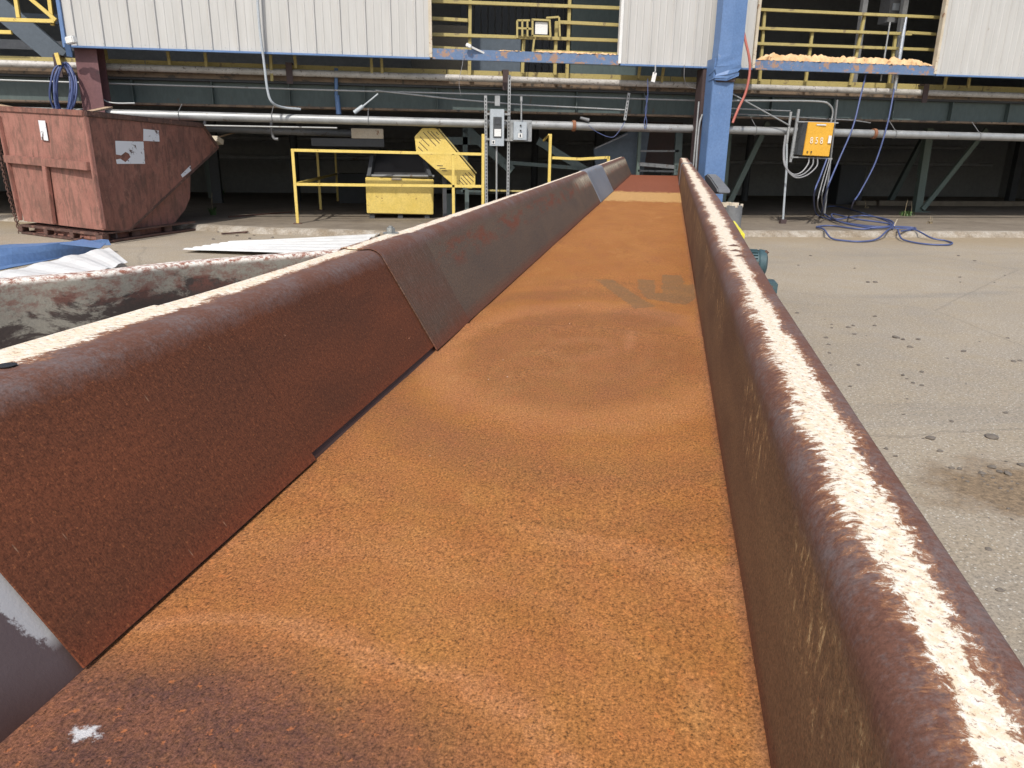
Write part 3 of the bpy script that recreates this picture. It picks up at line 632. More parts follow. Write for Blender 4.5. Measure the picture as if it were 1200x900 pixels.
# floor beam, deck, toe boards
XA, XB = -13.6, 17.6
def lv(x, y, Y): return fy(x, y, Y).z
zt_ = (lv(300, 101, 12.2)+lv(1000, 113, 12.2))/2; zb_ = (lv(300, 126, 12.2)+lv(1000, 140, 12.2))/2
MB().box((XA, 12.26, zb_+.02), (XB, 12.29, zt_-.0)).build('floor_beam', M['green'], bld, label='dark green floor beam')
MB().box((XA, 12.14, zb_-.012), (XB, 12.40, zb_+.018)).build('beam_flange', M['rust_flange'], bld)
MB().box((XA, 12.16, zt_+.002), (XB, 12.40, zt_+.03)).build('beam_flange', M['dark'], bld)
for x in [XA+1.1*i for i in range(28)]: MB().box((x-.006, 12.17, zb_+.02), (x+.006, 12.258, zt_)).build('stiffener', M['green'], bld)
zt0 = (lv(300, 86, 12.1)+lv(1000, 102, 12.1))/2; zt1 = (lv(300, 77, 12.1)+lv(1000, 94, 12.1))/2
MB().box((XA, 12.15, zt_+.032), (XB, 20, zt0-.012)).build('upper_floor', M['dark_wall'], bld)
MB().box((XA, 12.12, zt_+.034), (XB, 12.147, zt0-.012)).build('floor_edge', M['rust_flange'], bld)
x = XA; i = 0
while x < XB:
    x2 = x+[2.3, 1.7, 2.6, 1.25][i % 4]; MB().box((x, 12.10, zt0-.01), (x2-.012, 12.108, zt1)).build('toe_board', M['yellow_shaded'], bld, label='shaded yellow toe board along the upper floor edge'); x = x2; i += 1
MB().box((XA, 20, 0), (XB, 20.2, 6)).build('back_wall', M['dark_wall'], bld)
MB().box((XA-.2, 11.6, .0), (XA, 20.2, 6)).build('end_wall', M['dark_wall'], bld); MB().box((XB, 11.6, .0), (XB+.2, 20.2, 6)).build('end_wall', M['dark_wall'], bld)
MB().box((XA-.3, 11.35, 6.005), (XB+.3, 20.4, 6.15)).build('roof', M['clad'], bld)
# undercroft: green posts with diagonal braces, low kerb wall
def brace_set(xp, yp, xt, xd, yb_=None, lab=None):
    p = gs(xp, yp); Y = p.y; t = fy(xt, 150, Y); x = p.x; e = zb_-.02
    MB().beam((x, Y, SZ), (x+.0+(t.x-x)*0.3, Y, e), .16, .12, (0, 1, 0)).build('undercroft_post', M['green_lt'], bld, bevel=.004)
    q = fy(xd, 152, Y); f = (e-.14)/max(q.z-.14, .1); MB().beam((x+.06, Y-.09, SZ+.05), (x+.06+(q.x-x-.06)*f, Y-.09, e), .10, .05, (0, 1, 0)).build('diagonal_brace', M['green_lt'], bld, bevel=.004)
    MB().box((x-.14, Y-.16, SZ), (x+.2, Y+.1, SZ+.012)).build('base_plate', M['green_lt'], bld)
brace_set(1074, 248, 1084, 1152); brace_set(843, 252, 850, 893)
for xq in (255, 392-250, 700, 1185, -120):
    p = gs(xq, 238); MB().box((p.x-.09, p.y, SZ), (p.x+.09, p.y+.15, zb_-.02)).build('undercroft_post', M['dark'], bld)
for xq in (180, 520, 780, 980, 1130):
    p = gs(xq, 225); MB().box((p.x-.12, p.y, SZ), (p.x+.12, p.y+.2, zb_+.1)).build('undercroft_post', M['dark'], bld)
p = gs(1030, 241); MB().box((p.x, p.y, SZ-.01), (17, p.y+.25, SZ+.11)).build('low_kerb', M['slab'], bld, bevel=.01)
MB().box((gs(1005, 241).x, p.y+.02, SZ-.01), (gs(1028, 241).x, p.y+.2, SZ+.1)).build('low_kerb', M['slab'], bld, bevel=.02)
# interior shapes behind the openings
def panelbox(x0, y0, x1, y1, Y, d, m, name, par=bld, **k):
    a = fy(x0, y1, Y); c = fy(x1, y0, Y); return MB().box((a.x, Y, a.z), (c.x, Y+d, c.z)).build(name, m, par, bevel=.004, **k)
for i in range(26):
    x = fy(540, 30, 15).x+i*.13; MB().box((x, 15, zt0), (x+.1, 15.03, 4.8)).build('inner_sheet', M['dark'], bld)
MB().box((fy(503, 30, 13.2).x-.3, 13.2, zt0), (fy(548, 30, 13.2).x, 13.25, 3.1)).build('mesh_screen', weathered('dusty_mesh', (.13, .115, .085), (.17, .15, .11), None, 0, 4, .9), bld)
MB().box((fy(670, 30, 14).x, 14, zt0), (fy(727, 30, 14).x+1.2, 14.4, 5)).build('inner_cabinet', M['green'], bld)
MB().box((fy(548, 52, 13.6).x, 13.6, zt0), (fy(610, 52, 13.6).x, 14.2, zz(600, 44, 13.6))).build('inner_machine', M['slate'], bld)
for (x0, x1) in ((1005, 1013), (1052, 1060)):
    a = fy(x0, 60, 13); c = fy(x0+8, 0, 13); MB().beam((a.x, 13, zt0), (c.x, 13, 5), .09, .09).build('inner_pipe', M['galv_dark'], bld)
panelbox(1040, -25, 1060, 26, 13.3, .3, M['galv_dark'], 'inner_box'); panelbox(1046, 4, 1055, 12, 13.28, .02, M['box_grey'], 'inner_box_label')
# left open bay: braces
a = fy(-20, -8, 12.9); c = fy(72, 70, 12.9); MB().beam(a+(a-c)*.6, c, .30, .1, (0, 1, 0)).build('diagonal_brace', M['slate'], bld, label='wide blue grey diagonal brace in the left bay')
for k in range(5): MB().box((fy(-90, 0, 15).x, 15, 2.3+k*.42), (fy(90, 0, 15).x, 15.05, 2.45+k*.42)).build('inner_rail', M['dark_wall'] if k % 2 else M['slate'], bld)

# ------------------------------------------------------------------ rails and railings
def bars(items, Y, r=.022, name='rail', mat='yellow_shaded', par=None, sq=True):
    for it in items:
        pts = [fy(x, y, Y) for x, y in it]
        mb = MB()
        for a, b_ in zip(pts, pts[1:]): mb.beam(a, b_, 2*r, 2*r, (0, 1, 0)) if sq else mb.tube([a, b_], r, 8)
        mb.build(name, M[mat], par, bevel=.003 if sq else 0)
def railing(name, label, rails, posts, Y, r, mat, group=None, cat='railing'):
    p0 = fy(*posts[0][-1], Y); e = empty(name, (p0.x, Y, p0.z), label, cat, group)
    bars(rails, Y, r, 'rail', mat, e); bars(posts, Y+r*2.02, r, 'post', mat, e); return e
t1 = railing('guard_railing', 'shaded yellow guard railing behind the first opening, left of the cladding strip', [[(495, 1), (735, 10)], [(495, 21), (548, 24)], [(495, 40), (735, 48)], [(495, 55), (548, 58)], [(655, 26), (735, 30)], [(624, 60), (735, 64)]],
        [[(551, -20), (550, 91)], [(668, -15), (664, 95)], [(614, 40), (612, 86)], [(652, 25), (650, 88)]], 11.95, .024, 'yellow_shaded')
t2 = railing('guard_railing', 'shaded yellow guard railing above the crumbled foam in the second opening', [[(884, 11), (1110, 21)], [(884, 33), (1068, 40)], [(1062, 38), (1110, 41)], [(884, 51), (1110, 59)]],
        [[(1013, 18), (996, 100)], [(952, 36), (944, 96)], [(1050, 38), (1042, 98)], [(896, 12), (890, 95)]], 11.95, .022, 'yellow_shaded')
t3 = railing('guard_railing', 'yellow guard railing with a diagonal strut in the open left bay', [[(-60, 21), (64, 25)], [(28, -8), (66, 24)], [(-60, 36), (14, 38)]], [[(17, -12), (22, 21)], [(57, -10), (62, 30)]], 11.9, .024, 'yellow')
e = empty('guard_railing', fy(300, 80, 11.98), 'shaded yellow railing posts behind the left cladding with the rail hidden', 'railing')
bars([[(123, 57), (125, 70)], [(196, 57), (199, 76)], [(240, 60), (242, 78)], [(317, 63), (319, 95)], [(345, 64), (347, 80)], [(435, 68), (436, 88)], [(447, 68), (448, 86)]], 11.98, .02, 'post', 'yellow_shaded', e)
e = empty('guard_railing', fy(780, 95, 11.98), 'shaded yellow railing posts behind the cladding strip beside the blue column', 'railing')
bars([[(750, 77), (748, 92)], [(778, 78), (775, 97)]], 11.98, .02, 'post', 'yellow_shaded', e)
e = empty('guard_railing', fy(1110, 100, 11.98), 'shaded yellow railing posts behind the right cladding', 'railing')
bars([[(1110, 86), (1106, 104)], [(1137, 87), (1134, 103)]], 11.98, .02, 'post', 'yellow_shaded', e)
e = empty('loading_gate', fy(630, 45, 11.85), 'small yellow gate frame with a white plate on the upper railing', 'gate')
bars([[(606, 24), (621, 24)], [(606, 24), (606, 45)], [(612, 24), (612, 43)], [(618, 24), (618, 43)], [(606, 33), (624, 34)], [(623, 23), (645, 24)], [(644, 23), (645, 43)], [(624, 23), (624, 43)], [(623, 42), (646, 43)], [(640, 21), (655, 20)], [(655, 20), (656, 43)], [(626, 46), (624, 62)]], 11.85, .014, 'frame', 'yellow_shaded', e)
panelbox(627, 26, 642, 40, 11.87, .01, M['white'], 'plate', e)
# handrail round the pit
fl = gs(349, 262); YR = fl.y
e = empty('pit_handrail', fl, 'bright yellow square tube handrail standing round the tail of the belt conveyor', 'handrail')
bl = gs(396, 236); ml = gs(376, 246)
tl = fy(342, 176, YR); tr = fy(566, 182, YR); k_ = .021
def sb(a, b_, n, par=e, r=k_, m='yellow'): MB().beam(a, b_, 2*r, 2*r, (0, 1, 0)).build(n, M[m], par, bevel=.003)
htop = tl.z; hmid = fy(347, 216, YR).z
def P3(p, z): return V((p.x, p.y, z))
pr_ = gs(531, 262); pe = V((tr.x, YR, SZ)); pr_.y = YR; pr_.x = fy(531, 200, YR).x
sb(P3(fl, SZ), P3(fl, htop+.02), 'post'); sb(P3(ml, SZ), P3(ml, htop-.02), 'post'); sb(P3(bl, SZ), P3(bl, htop-.02), 'post'); sb(P3(pr_, SZ), P3(pr_, htop-.022), 'post'); sb(P3(pe, SZ), P3(pe, fy(566, 157, YR).z), 'post')
sb(V((fl.x+.022, YR, htop)), V((pe.x-.022, YR, htop-.02)), 'rail'); sb(V((fl.x+.022, YR, hmid)), V((pe.x-.022, YR, hmid-.01)), 'rail')
sb(P3(fl, htop)+V((0, .022, 0)), P3(bl, htop), 'rail'); sb(P3(fl, hmid)+V((0, .022, 0)), P3(bl, hmid), 'rail')
for q in (fl, ml, bl, pr_, pe): MB().box((q.x-.06, q.y-.06, SZ+.0005), (q.x+.06, q.y+.06, SZ+.009)).build('foot_plate', M['hopper_base'], e)
Y2 = 11.75; q = fy(645, 157, Y2)
e = empty('pit_handrail', (q.x, Y2, SZ), 'yellow handrail end post with a short bent top rail beside the control box', 'handrail')
sb(V((q.x, Y2, SZ)), q, 'post', e); sb(q+V((-.02, .0, -.01)), fy(637, 165, Y2+.35), 'rail', e, .013)
a = fy(647, 185, Y2); b_ = fy(680, 186.5, Y2); c = fy(713, 184.5, Y2); sb(a, b_, 'rail', e); sb(b_, c, 'rail', e); sb(c+V((0, 0, .018)), V((c.x, Y2, SZ)), 'post', e)
sb(fy(567, 223, Y2), fy(646, 225, Y2), 'rail', e, .014, 'yellow_shaded')
# ------------------------------------------------------------------ belt conveyor tail and its guards
Yb = gs(470, 256).y; a = fy(430, 250, Yb); c = fy(507, 209, Yb)
e = empty('belt_conveyor_tail', (a.x, Yb, SZ), 'black belt conveyor tail rising behind a chipped yellow box guard', 'conveyor')
b = MB(); b.add([(a.x, Yb, a.z), (c.x, Yb, a.z-.02), (c.x+.02, Yb, c.z-.02), (a.x, Yb, c.z+.01), (a.x, Yb+.55, a.z), (c.x, Yb+.55, a.z-.02), (c.x, Yb+.55, c.z), (a.x, Yb+.55, c.z)], [(0, 3, 2, 1), (4, 5, 6, 7), (0, 1, 5, 4), (1, 2, 6, 5), (3, 0, 4, 7), (2, 3, 7, 6)])
b.build('box_guard', M['yellow'], e, bevel=.01)
for x in (a.x+.08, (a.x+c.x)/2, c.x-.1): MB().box((x-.04, Yb+.04, SZ), (x+.04, Yb+.12, a.z+.01)).build('foot', M['dark'], e)
z1 = fy(440, 190, Yb).z
MB().prism([(a.x+.07, Yb+.12, c.z-.02), (c.x-.06, Yb+.12, c.z-.02), (c.x-.16, Yb+.5, z1+.18), (a.x+.2, Yb+.5, z1+.18)], (0, .5, .02)).build('belt', M['black'], e, bevel=.02)
MB().beam((a.x+.06, Yb+.08, c.z), (a.x+.12, Yb+.34, z1+.08), .06, .1).build('side_frame', M['dark'], e); MB().beam((c.x-.04, Yb+.08, c.z), (c.x-.12, Yb+.34, z1), .06, .1).build('side_frame', M['dark'], e)
MB().tube([(a.x+.02, Yb+.10, c.z+.03), (c.x+.03, Yb+.10, c.z+.03)], .022, 8).build('shaft', M['galv_dark'], e)
p = fy(466, 210, Yb-.01); MB().box((p.x-.1, Yb-.03, p.z-.012), (p.x+.06, Yb-.003, p.z+.02)).build('latch', M['trim'], e, bevel=.006)
Yg = 11.86; poly = [(486, 160), (495, 150), (510, 150), (513, 152), (557, 205), (557, 217), (553, 221), (533, 219), (527, 213), (488, 179)]
e = empty('chain_guard', fy(540, 220, Yg), 'yellow slotted chain guard leaning diagonally behind the handrail', 'guard')
MB().prism([fy(x, y, Yg) for x, y in poly], (0, .10, 0)).build('guard_face', M['yellow'], e, bevel=.004)
MB().beam(fy(514, 151, Yg+.03), fy(558, 203, Yg+.03), .02, .10, (0, 1, 0)).build('guard_edge', M['yellow_shaded'], e)
for (x0, y0, x1, y1) in [(492, 160, 503, 171), (491, 166, 501, 176), (496, 155, 511, 171), (501, 154, 515, 168), (505, 154, 516, 165), (490, 172, 497, 179), (511, 155, 514, 158), (512, 194, 519, 194.3), (515, 197, 522, 197.3), (518, 200, 524, 200.3), (545, 203, 555, 213), (542, 205, 552, 216), (540, 208, 549, 218), (538, 211, 545, 218), (549, 202, 555, 208)]:
    MB().beam(fy(x0, y0, Yg-.002), fy(x1, y1, Yg-.002), .009, .006, (0, 1, 0)).build('slot', M['dark_brown'], e)
p = fy(547, 222, Yg+.05); MB().beam((p.x, Yg+.05, SZ), p, .08, .06).build('stand', M['green'], e)
MB().beam(fy(520, 160, Yg+.2), V((fy(520, 160, Yg+.2).x, Yg+.2, SZ)), .08, .06).build('stand', M['dark'], e)
# machine frame seen in the dark right of the guard
e = empty('machine_frame', V((fy(540, 225, 12.7).x, 12.7, SZ)), 'pale green machine frame in shade behind the slotted guard', 'machine')
for (p1, p2, w_) in (((520, 165), (560, 165), .12), ((545, 150), (600, 200), .14), ((527, 222), (527, 254), .2), ((520, 224), (570, 226), .07), ((545, 150), (545, 226), .08), ((630, 165), (700, 208), .12), ((590, 190), (715, 200), .06)):
    MB().beam(fy(*p1, 12.7), fy(*p2, 12.7), w_, .06, (0, 1, 0)).build('frame_member', M['green'], e)
e = empty('stored_machinery', (3, 16, SZ), 'dark pipes and machine frames standing far back in the shade under the building', 'machinery')
Q = random.Random(5)
for i in range(11):
    x = -6+i*1.75+Q.uniform(-.5, .5); Y = Q.uniform(14.5, 18); h = Q.uniform(.5, 1.2)
    if i % 3 == 0: MB().box((x, Y, SZ), (x+Q.uniform(.5, 1.2), Y+.6, h)).build('cabinet', M[['dark', 'green', 'slate'][i % 3]], e, bevel=.01)
    elif i % 3 == 1: MB().beam((x, Y, SZ), (x+Q.uniform(-.8, .8), Y, 1.6), .12, .1, (0, 1, 0)).build('brace', M['green'], e)
    else: MB().tube([(x, Y, SZ), (x, Y, 1.7)], .08, 10).build('upright_pipe', M['dark'], e)
for z in (1.35, .95): MB().tube([(-8, 16.5+z, z), (15, 16.5+z, z+.05)], .05, 8).build('long_pipe', M['galv_dark'], e)
# slate panel and dark doorway at the end of the chute
e = empty('discharge_hood', V((fy(760, 200, 12.6).x, 12.6, SZ)), 'dark steel hood frame with a slanted slate panel where the chute ends', 'hood')
MB().prism([fy(x, y, 12.75) for x, y in ((696, 174), (745, 150), (762, 150), (752, 215), (700, 215))], (0, .06, 0)).build('slanted_panel', M['slate'], e)
for (p1, p2, w_, m) in (((750, 150), (747, 205), .05, 'green_lt'), ((796, 150), (793, 205), .12, 'green'), ((749, 177), (795, 177), .03, 'galv_dark'), ((748, 192), (793, 196), .06, 'galv_dark'), ((697, 174), (735, 157), .02, 'galv_dark'), ((747, 200), (794, 201), .03, 'dark')):
    MB().beam(fy(*p1, 12.6), fy(*p2, 12.6), w_, .05, (0, 1, 0)).build('frame_bar', M[m], e)
MB().box((fy(750, 150, 13.6).x, 13.6, .9), (fy(800, 150, 13.6).x, 13.66, 1.7)).build('rear_sheet', M['dark_brown'], e)
for xx in (748, 795): q = fy(xx, 205, 12.6); MB().beam((q.x, 12.6, SZ), q, .06, .06, (0, 1, 0)).build('frame_leg', M['dark'], e)
# ------------------------------------------------------------------ pipes
def pipe(name, label, pts, r, mat, cat='pipe', group=None, n=10, rings=None):
    o = MB().tube(pts, r, n).build(name, M[mat], None, smooth=True, label=label, cat=cat, group=group)
    return o
def long(x0, y0, x1, y1, Y, xa, xb):
    a, b = fy(x0, y0, Y), fy(x1, y1, Y); s = (b.z-a.z)/(b.x-a.x); return [(xa, Y, a.z+s*(xa-a.x)), (xb, Y, a.z+s*(xb-a.x))]
pts = long(150, 134, 1190, 161, 11.75, -13, 17); P2 = pipe('steel_pipe', 'thick grey steel pipe running the full width below the dark green beam', pts, .062, 'galv', n=18)
for x_, m in ((672, 'rust_flange'), (1025, 'rust_flange')):
    f_ = (fy(x_, 150, 11.75).x-pts[0][0])/(pts[1][0]-pts[0][0]); c = V(pts[0]).lerp(V(pts[1]), f_); MB().tube([c+V((-.025, 0, 0)), c+V((.025, 0, 0))], .082, 18).build('pipe_coupling', weathered('rusty_coupling', (.30, .13, .06), (.22, .09, .05), None, 0, 9, .8), P2, smooth=True)
for x_ in (212, 432, 885, 1148, 1049, 320):
    f_ = (fy(x_, 150, 11.75).x-pts[0][0])/(pts[1][0]-pts[0][0]); c = V(pts[0]).lerp(V(pts[1]), f_)
    MB().torus(c, .07, .006, 'x', n=16).tube([c+V((0, 0, .07)), c+V((0, .2, zb_-c.z))], .006, 6).build('hanger', M['galv_dark'], P2)
pts = long(150, 79, 1190, 112, 12.0, -13, 17); P1 = pipe('dusty_pipe', 'dust crusted pale pipe just below the yellow toe boards', pts, .047, 'dusty_pipe', n=14)
for x_ in (72, 340, 592, 838, 1085):
    f_ = (fy(x_, 90, 12).x-pts[0][0])/(pts[1][0]-pts[0][0]); c = V(pts[0]).lerp(V(pts[1]), f_); MB().box((c.x-.045, 11.93, c.z-.16), (c.x+.045, 11.948, c.z+.13)).box((c.x-.045, 11.948, c.z+.11), (c.x+.045, 12.1, c.z+.13)).build('pipe_bracket', M['dark_brown'], P1)
pipe('conduit', 'thin bright conduit running along the green beam, upper of the long pair', [fy(-120, 90, 11.92), fy(100, 97, 11.92), fy(400, 106, 11.92), fy(590, 111, 11.92), fy(822, 118, 11.92)], .013, 'galv')
pipe('conduit', 'thin conduit dropping gently from mid beam to the slotted hanger strut', [fy(440, 106, 11.9), fy(530, 116, 11.9), fy(600, 122, 11.9), fy(735, 129, 11.9)], .013, 'galv')
pipe('conduit', 'thin conduit curving round the top of the amber box', smooth_path([fy(853, 118, 11.7), fy(905, 118, 11.7), fy(960, 119, 11.7), fy(972, 123, 11.7), fy(976, 131, 11.7), fy(974, 143, 11.7)], 5), .016, 'galv')
pipe('conduit', 'short thin conduit behind the left strut of the amber box', [fy(855, 127, 11.8), fy(926, 130, 11.8)], .012, 'galv')
pipe('conduit', 'lowest short dark conduit right of the blue column', [fy(852, 133, 11.85), fy(1000, 141, 11.85), fy(1020, 144, 11.85)], .010, 'galv_dark')
pipe('conduit', 'dusty conduit in front of the left cladding bending back under the sheet', smooth_path([fy(299, -40, 11.36), fy(304, 30, 11.38), fy(309, 70, 11.4), fy(314, 108, 11.42), fy(320, 121, 11.45), fy(332, 126, 11.6), fy(352, 128, 11.75)], 6), .018, 'box_grey')
pipe('conduit', 'pale conduit bending beside the purple column behind the hopper', smooth_path([fy(107, 55, 11.7), fy(111, 85, 11.7), fy(116, 108, 11.7), fy(123, 118, 11.7), fy(136, 121, 11.7), fy(158, 121, 11.7)], 5), .012, 'galv')
pipe('conduit', 'left pipe of the upright pair against the brown column', [fy(819, 119, 11.42), fy(812, 200, 11.42)], .013, 'galv')
pipe('conduit', 'right pipe of the upright pair against the brown column', smooth_path([fy(823, 134, 11.4), fy(819, 150, 11.4), fy(815, 202, 11.4)], 4), .015, 'galv')
pipe('conduit', 'slim diagonal strut from the blue column down to the amber box frame', [fy(851, 106, 11.55), fy(925, 147, 11.6)], .012, 'galv')
pipe('lance', 'pale pipe stub hanging diagonally under the green beam', [fy(443, 110, 11.8), fy(426, 124, 11.8), fy(425, 124.6, 11.8), fy(415, 132, 11.8)], [.012, .012, .03, .03], 'box_grey')
pipe('blue_pipe', 'short blue pipe hanging behind the conduits in the undercroft', [fy(394, 80, 12.1), fy(394, 112, 12.1), fy(395, 113, 12.1), fy(397, 134, 12.1)], [.03, .03, .04, .04], 'blue')
pipe('wrapped_pipe', 'shiny foil wrapped pipe passing down behind the second sill', [fy(1062, 20, 11.75), fy(1058, 42, 11.75), fy(1048, 106, 11.75)], [.02, .036, .036], 'chrome')
pipe('conduit', 'slim upright conduit left of the foil wrapped pipe', [fy(1043, 26, 11.7), fy(1032, 95, 11.7)], .013, 'galv')
for i, x_ in enumerate((318, 240, 318)): 
    if i < 2: pipe('small_bracket_pipe', ('hooked pipe end under the thick pipe, right of the pair' if i == 0 else 'hooked pipe end under the thick pipe, left of the pair'), smooth_path([fy(x_, 140, 12.3), fy(x_, 152, 12.3), fy(x_+3, 162, 12.3), fy(x_+8, 163, 12.3)], 4), .022, 'galv_dark')
pipe('steel_pipe', 'thin pipe in shade just under the thick pipe', [fy(230, 147, 12.2), fy(395, 150, 12.2)], .014, 'galv')
pipe('steel_pipe', 'dull wide pipe in deep shade under the left bay', [fy(235, 150, 13), fy(425, 157, 13)], .06, 'galv_dark')
o = panelbox(412, 151, 449, 162, 12.6, .05, M['trim'], 'scuffed_board', None); props(o, 'pale scuffed panel hanging in the dark above the handrail', 'panel')
o = panelbox(365, 163, 450, 171, 12.6, .3, M['dark'], 'cable_tray', None); props(o, 'dark tray hanging above the handrail corner', 'tray')
# slotted struts
def strut(label, p, q, Y, w_=.042, **k):
    a, b_ = fy(*p, Y), fy(*q, Y); o = MB().beam(a, b_, w_, .022, (0, 1, 0)).build('slotted_strut', M['galv'], None, label=label, cat='strut', **k)
    d = (b_-a); n = int(d.length/.05); s = MB()
    for i in range(1, n): c = a+d*i/n+V((0, -.0125, 0)); s.beam(c-d.normalized()*.014, c+d.normalized()*.014, .013, .003, (0, 1, 0))
    s.build('perforation', M['black'], o); return o
strut('slotted strut on the left of the disconnect switch', (569, 112), (570, 243), 11.62)
strut('slotted strut between the disconnect switch and the push button box', (597, 88), (595, 232), 11.62)
strut('short slotted strut hanging at the end of the conduit', (737, 109), (732, 141), 11.84, .04)
strut('slim slotted strut on the left of the amber box, inner one', (936, 130), (928, 186), 11.62, .03)
# disconnect switch
e = empty('disconnect_switch', fy(582, 171, 11.55), 'tall grey disconnect switch box mounted on slotted struts', 'switch box')
panelbox(574.5, 128, 591, 171, 11.50, .10, M['box_grey'], 'enclosure', e)
panelbox(578, 137, 588, 161, 11.485, .013, M['dark_glass'], 'handle_plate', e); panelbox(579, 151, 587.5, 160, 11.478, .006, M['white'], 'label_plate', e); panelbox(580, 139, 586.5, 146, 11.478, .006, M['dark'], 'handle', e)
panelbox(576, 164, 580.5, 169, 11.494, .005, M['white'], 'warning_tag', e); panelbox(577.2, 165.2, 579.2, 168, 11.4915, .002, M['dark'], 'tag_mark', e)
panelbox(580, 112, 586, 124, 11.6, .05, M['galv'], 'conduit_hub', e); MB().tube([fy(582, 171, 11.57), V((fy(582, 240, 11.57).x, 11.57, SZ))], .014, 8).build('conduit', M['galv'], e)
MB().beam(fy(571, 133.5, 11.6), fy(598, 134, 11.6), .03, .02, (0, 1, 0)).build('crossbar', M['galv'], e); MB().beam(fy(569, 163, 11.6), fy(600, 164, 11.6), .03, .02, (0, 1, 0)).build('crossbar', M['galv'], e)
e = empty('push_button_box', fy(611, 165, 11.55), 'square grey push button box with two black buttons on a backplate', 'control box')
panelbox(598, 141, 623.5, 165.5, 11.56, .015, M['galv'], 'backplate', e); panelbox(602, 143, 617.5, 164, 11.46, .1, M['box_grey'], 'enclosure', e)
for (x, y, r_) in ((610, 147, .012), (610, 153, .012)):
    c = fy(x, y, 11.46); MB().tube([c, c+V((0, -.02, 0))], r_, 12).build('button', M['black'], e, smooth=True)
panelbox(607, 156, 612.5, 161.5, 11.455, .004, M['white'], 'warning_tag', e); panelbox(609, 157.5, 610.6, 160.5, 11.452, .002, M['dark'], 'tag_mark', e)
MB().tube([fy(611, 113, 11.5), fy(611, 142, 11.5)], .012, 8).build('conduit', M['galv'], e); MB().tube([fy(611, 113, 11.5), fy(611, 119, 11.5)], .02, 8).build('conduit_fitting', M['galv'], e)
b = MB()
for (x, y) in ((600, 144), (600, 162), (621, 144), (621, 162)): c = fy(x, y, 11.558); b.tube([c, c+V((0, -.008, 0))], .009, 6)
b.build('bolts', M['bolt'], e)
# amber box
e = empty('amber_control_box', fy(958, 184, 11.5), 'amber electrical box with painted numbers on a strut frame', 'electrical box')
A_ = [fy(947.5, 143, 11.38), fy(978, 144, 11.42), fy(971.5, 183.5, 11.42), fy(941, 182, 11.38)]
MB().prism(A_, (.0, .16, .0)).build('enclosure', M['orange'], e, bevel=.006)
MB().prism([fy(941, 143.5, 11.5), A_[0]+V((-.004, .012, 0)), A_[3]+V((-.004, .012, 0)), fy(934, 181, 11.5)], (0, .12, 0)).build('side_gasket', M['dark_glass'], e)
def text_on(body, a, b_, hgt, mat, par, name, yaw=0):
    cu = bpy.data.curves.new(name, 'FONT'); cu.body = body; cu.size = hgt; cu.extrude = .0008
    t = bpy.data.objects.new('t', cu); COL.objects.link(t); dg = bpy.context.evaluated_depsgraph_get(); me = bpy.data.meshes.new_from_object(t.evaluated_get(dg)); bpy.data.objects.remove(t)
    mi = min(v.co.x for v in me.vertices); ma = max(v.co.x for v in me.vertices); sx_ = (b_-a).length/(ma-mi); X = (b_-a).normalized(); Z = V((0, 0, 1)); N_ = X.cross(Z)
    for v in me.vertices: p = a+X*((v.co.x-mi)*sx_)+Z*v.co.y+N_*v.co.z; v.co = p-a
    me.materials.append(mat); o = bpy.data.objects.new(name, me); COL.objects.link(o); o.parent = par; o.location = a-par.location; return o
text_on('8 5 8', fy(949, 168, 11.378), fy(964, 168.5, 11.393), .14, weathered('worn_white_lettering', (.84, .76, .58), (.88, .82, .68), (.75, .42, .06), .5, 60, .6, wscale=60), e, 'painted_number')
panelbox(957, 145.5, 968.5, 147, 11.385, .004, M['white'], 'name_strip', e); panelbox(970, 159, 975, 168, 11.395, .006, M['white'], 'latch_label', e)
for x in (946, 950.5): c = fy(x, 178, 11.378); MB().tube([c, c+V((0, -.012, 0))], .011, 12).build('knob', M['black'], e)
MB().beam(fy(934, 142.5, 11.5), fy(982, 144, 11.5), .02, .02, (0, 1, 0)).build('frame_bar', M['galv'], e); MB().beam(fy(927, 184, 11.5), fy(975, 186, 11.5), .02, .02, (0, 1, 0)).build('frame_bar', M['galv'], e)
MB().beam(fy(936, 128, 11.52), fy(926, 190, 11.52), .035, .03, (0, 1, 0)).build('frame_post', M['galv'], e)
MB().beam(fy(981, 117, 11.56), fy(966, 250, 11.56), .022, .03, (0, 1, 0)).build('frame_post', M['galv_dark'], e)
pfx = gs(917, 262); MB().tube([fy(927, 131, pfx.y), fy(922, 168, pfx.y)], .022, 8).build('frame_post', M['galv'], e); MB().tube(smooth_path([fy(922, 168, pfx.y), fy(921.5, 200, pfx.y), fy(919, 235, pfx.y), V((pfx.x, pfx.y, SZ+.06))], 5), .018, 8).build('bent_conduit', M['box_grey'], e, smooth=True)
MB().box((pfx.x-.05, pfx.y-.03, SZ), (pfx.x+.05, pfx.y+.03, SZ+.07)).build('shoe', M['dark_brown'], e)
for i, (dx, dn) in enumerate(((0, 0), (5, 3), (10, 6))):
    MB().tube(smooth_path([fy(948+dx, 184, 11.46), fy(947+dx, 192+dn*.5, 11.44), fy(939+dx*.6, 202+dn*.6, 11.42), fy(929+dx*.2, 204+dn*.6, 11.42), fy(921-i*.5, 195, 11.44), fy(919-i*.5, 178, 11.5), fy(921-i*.4, 158, 11.52)], 6), .011, 7).build('flexible_conduit', M['hose_grey'], e, smooth=True)
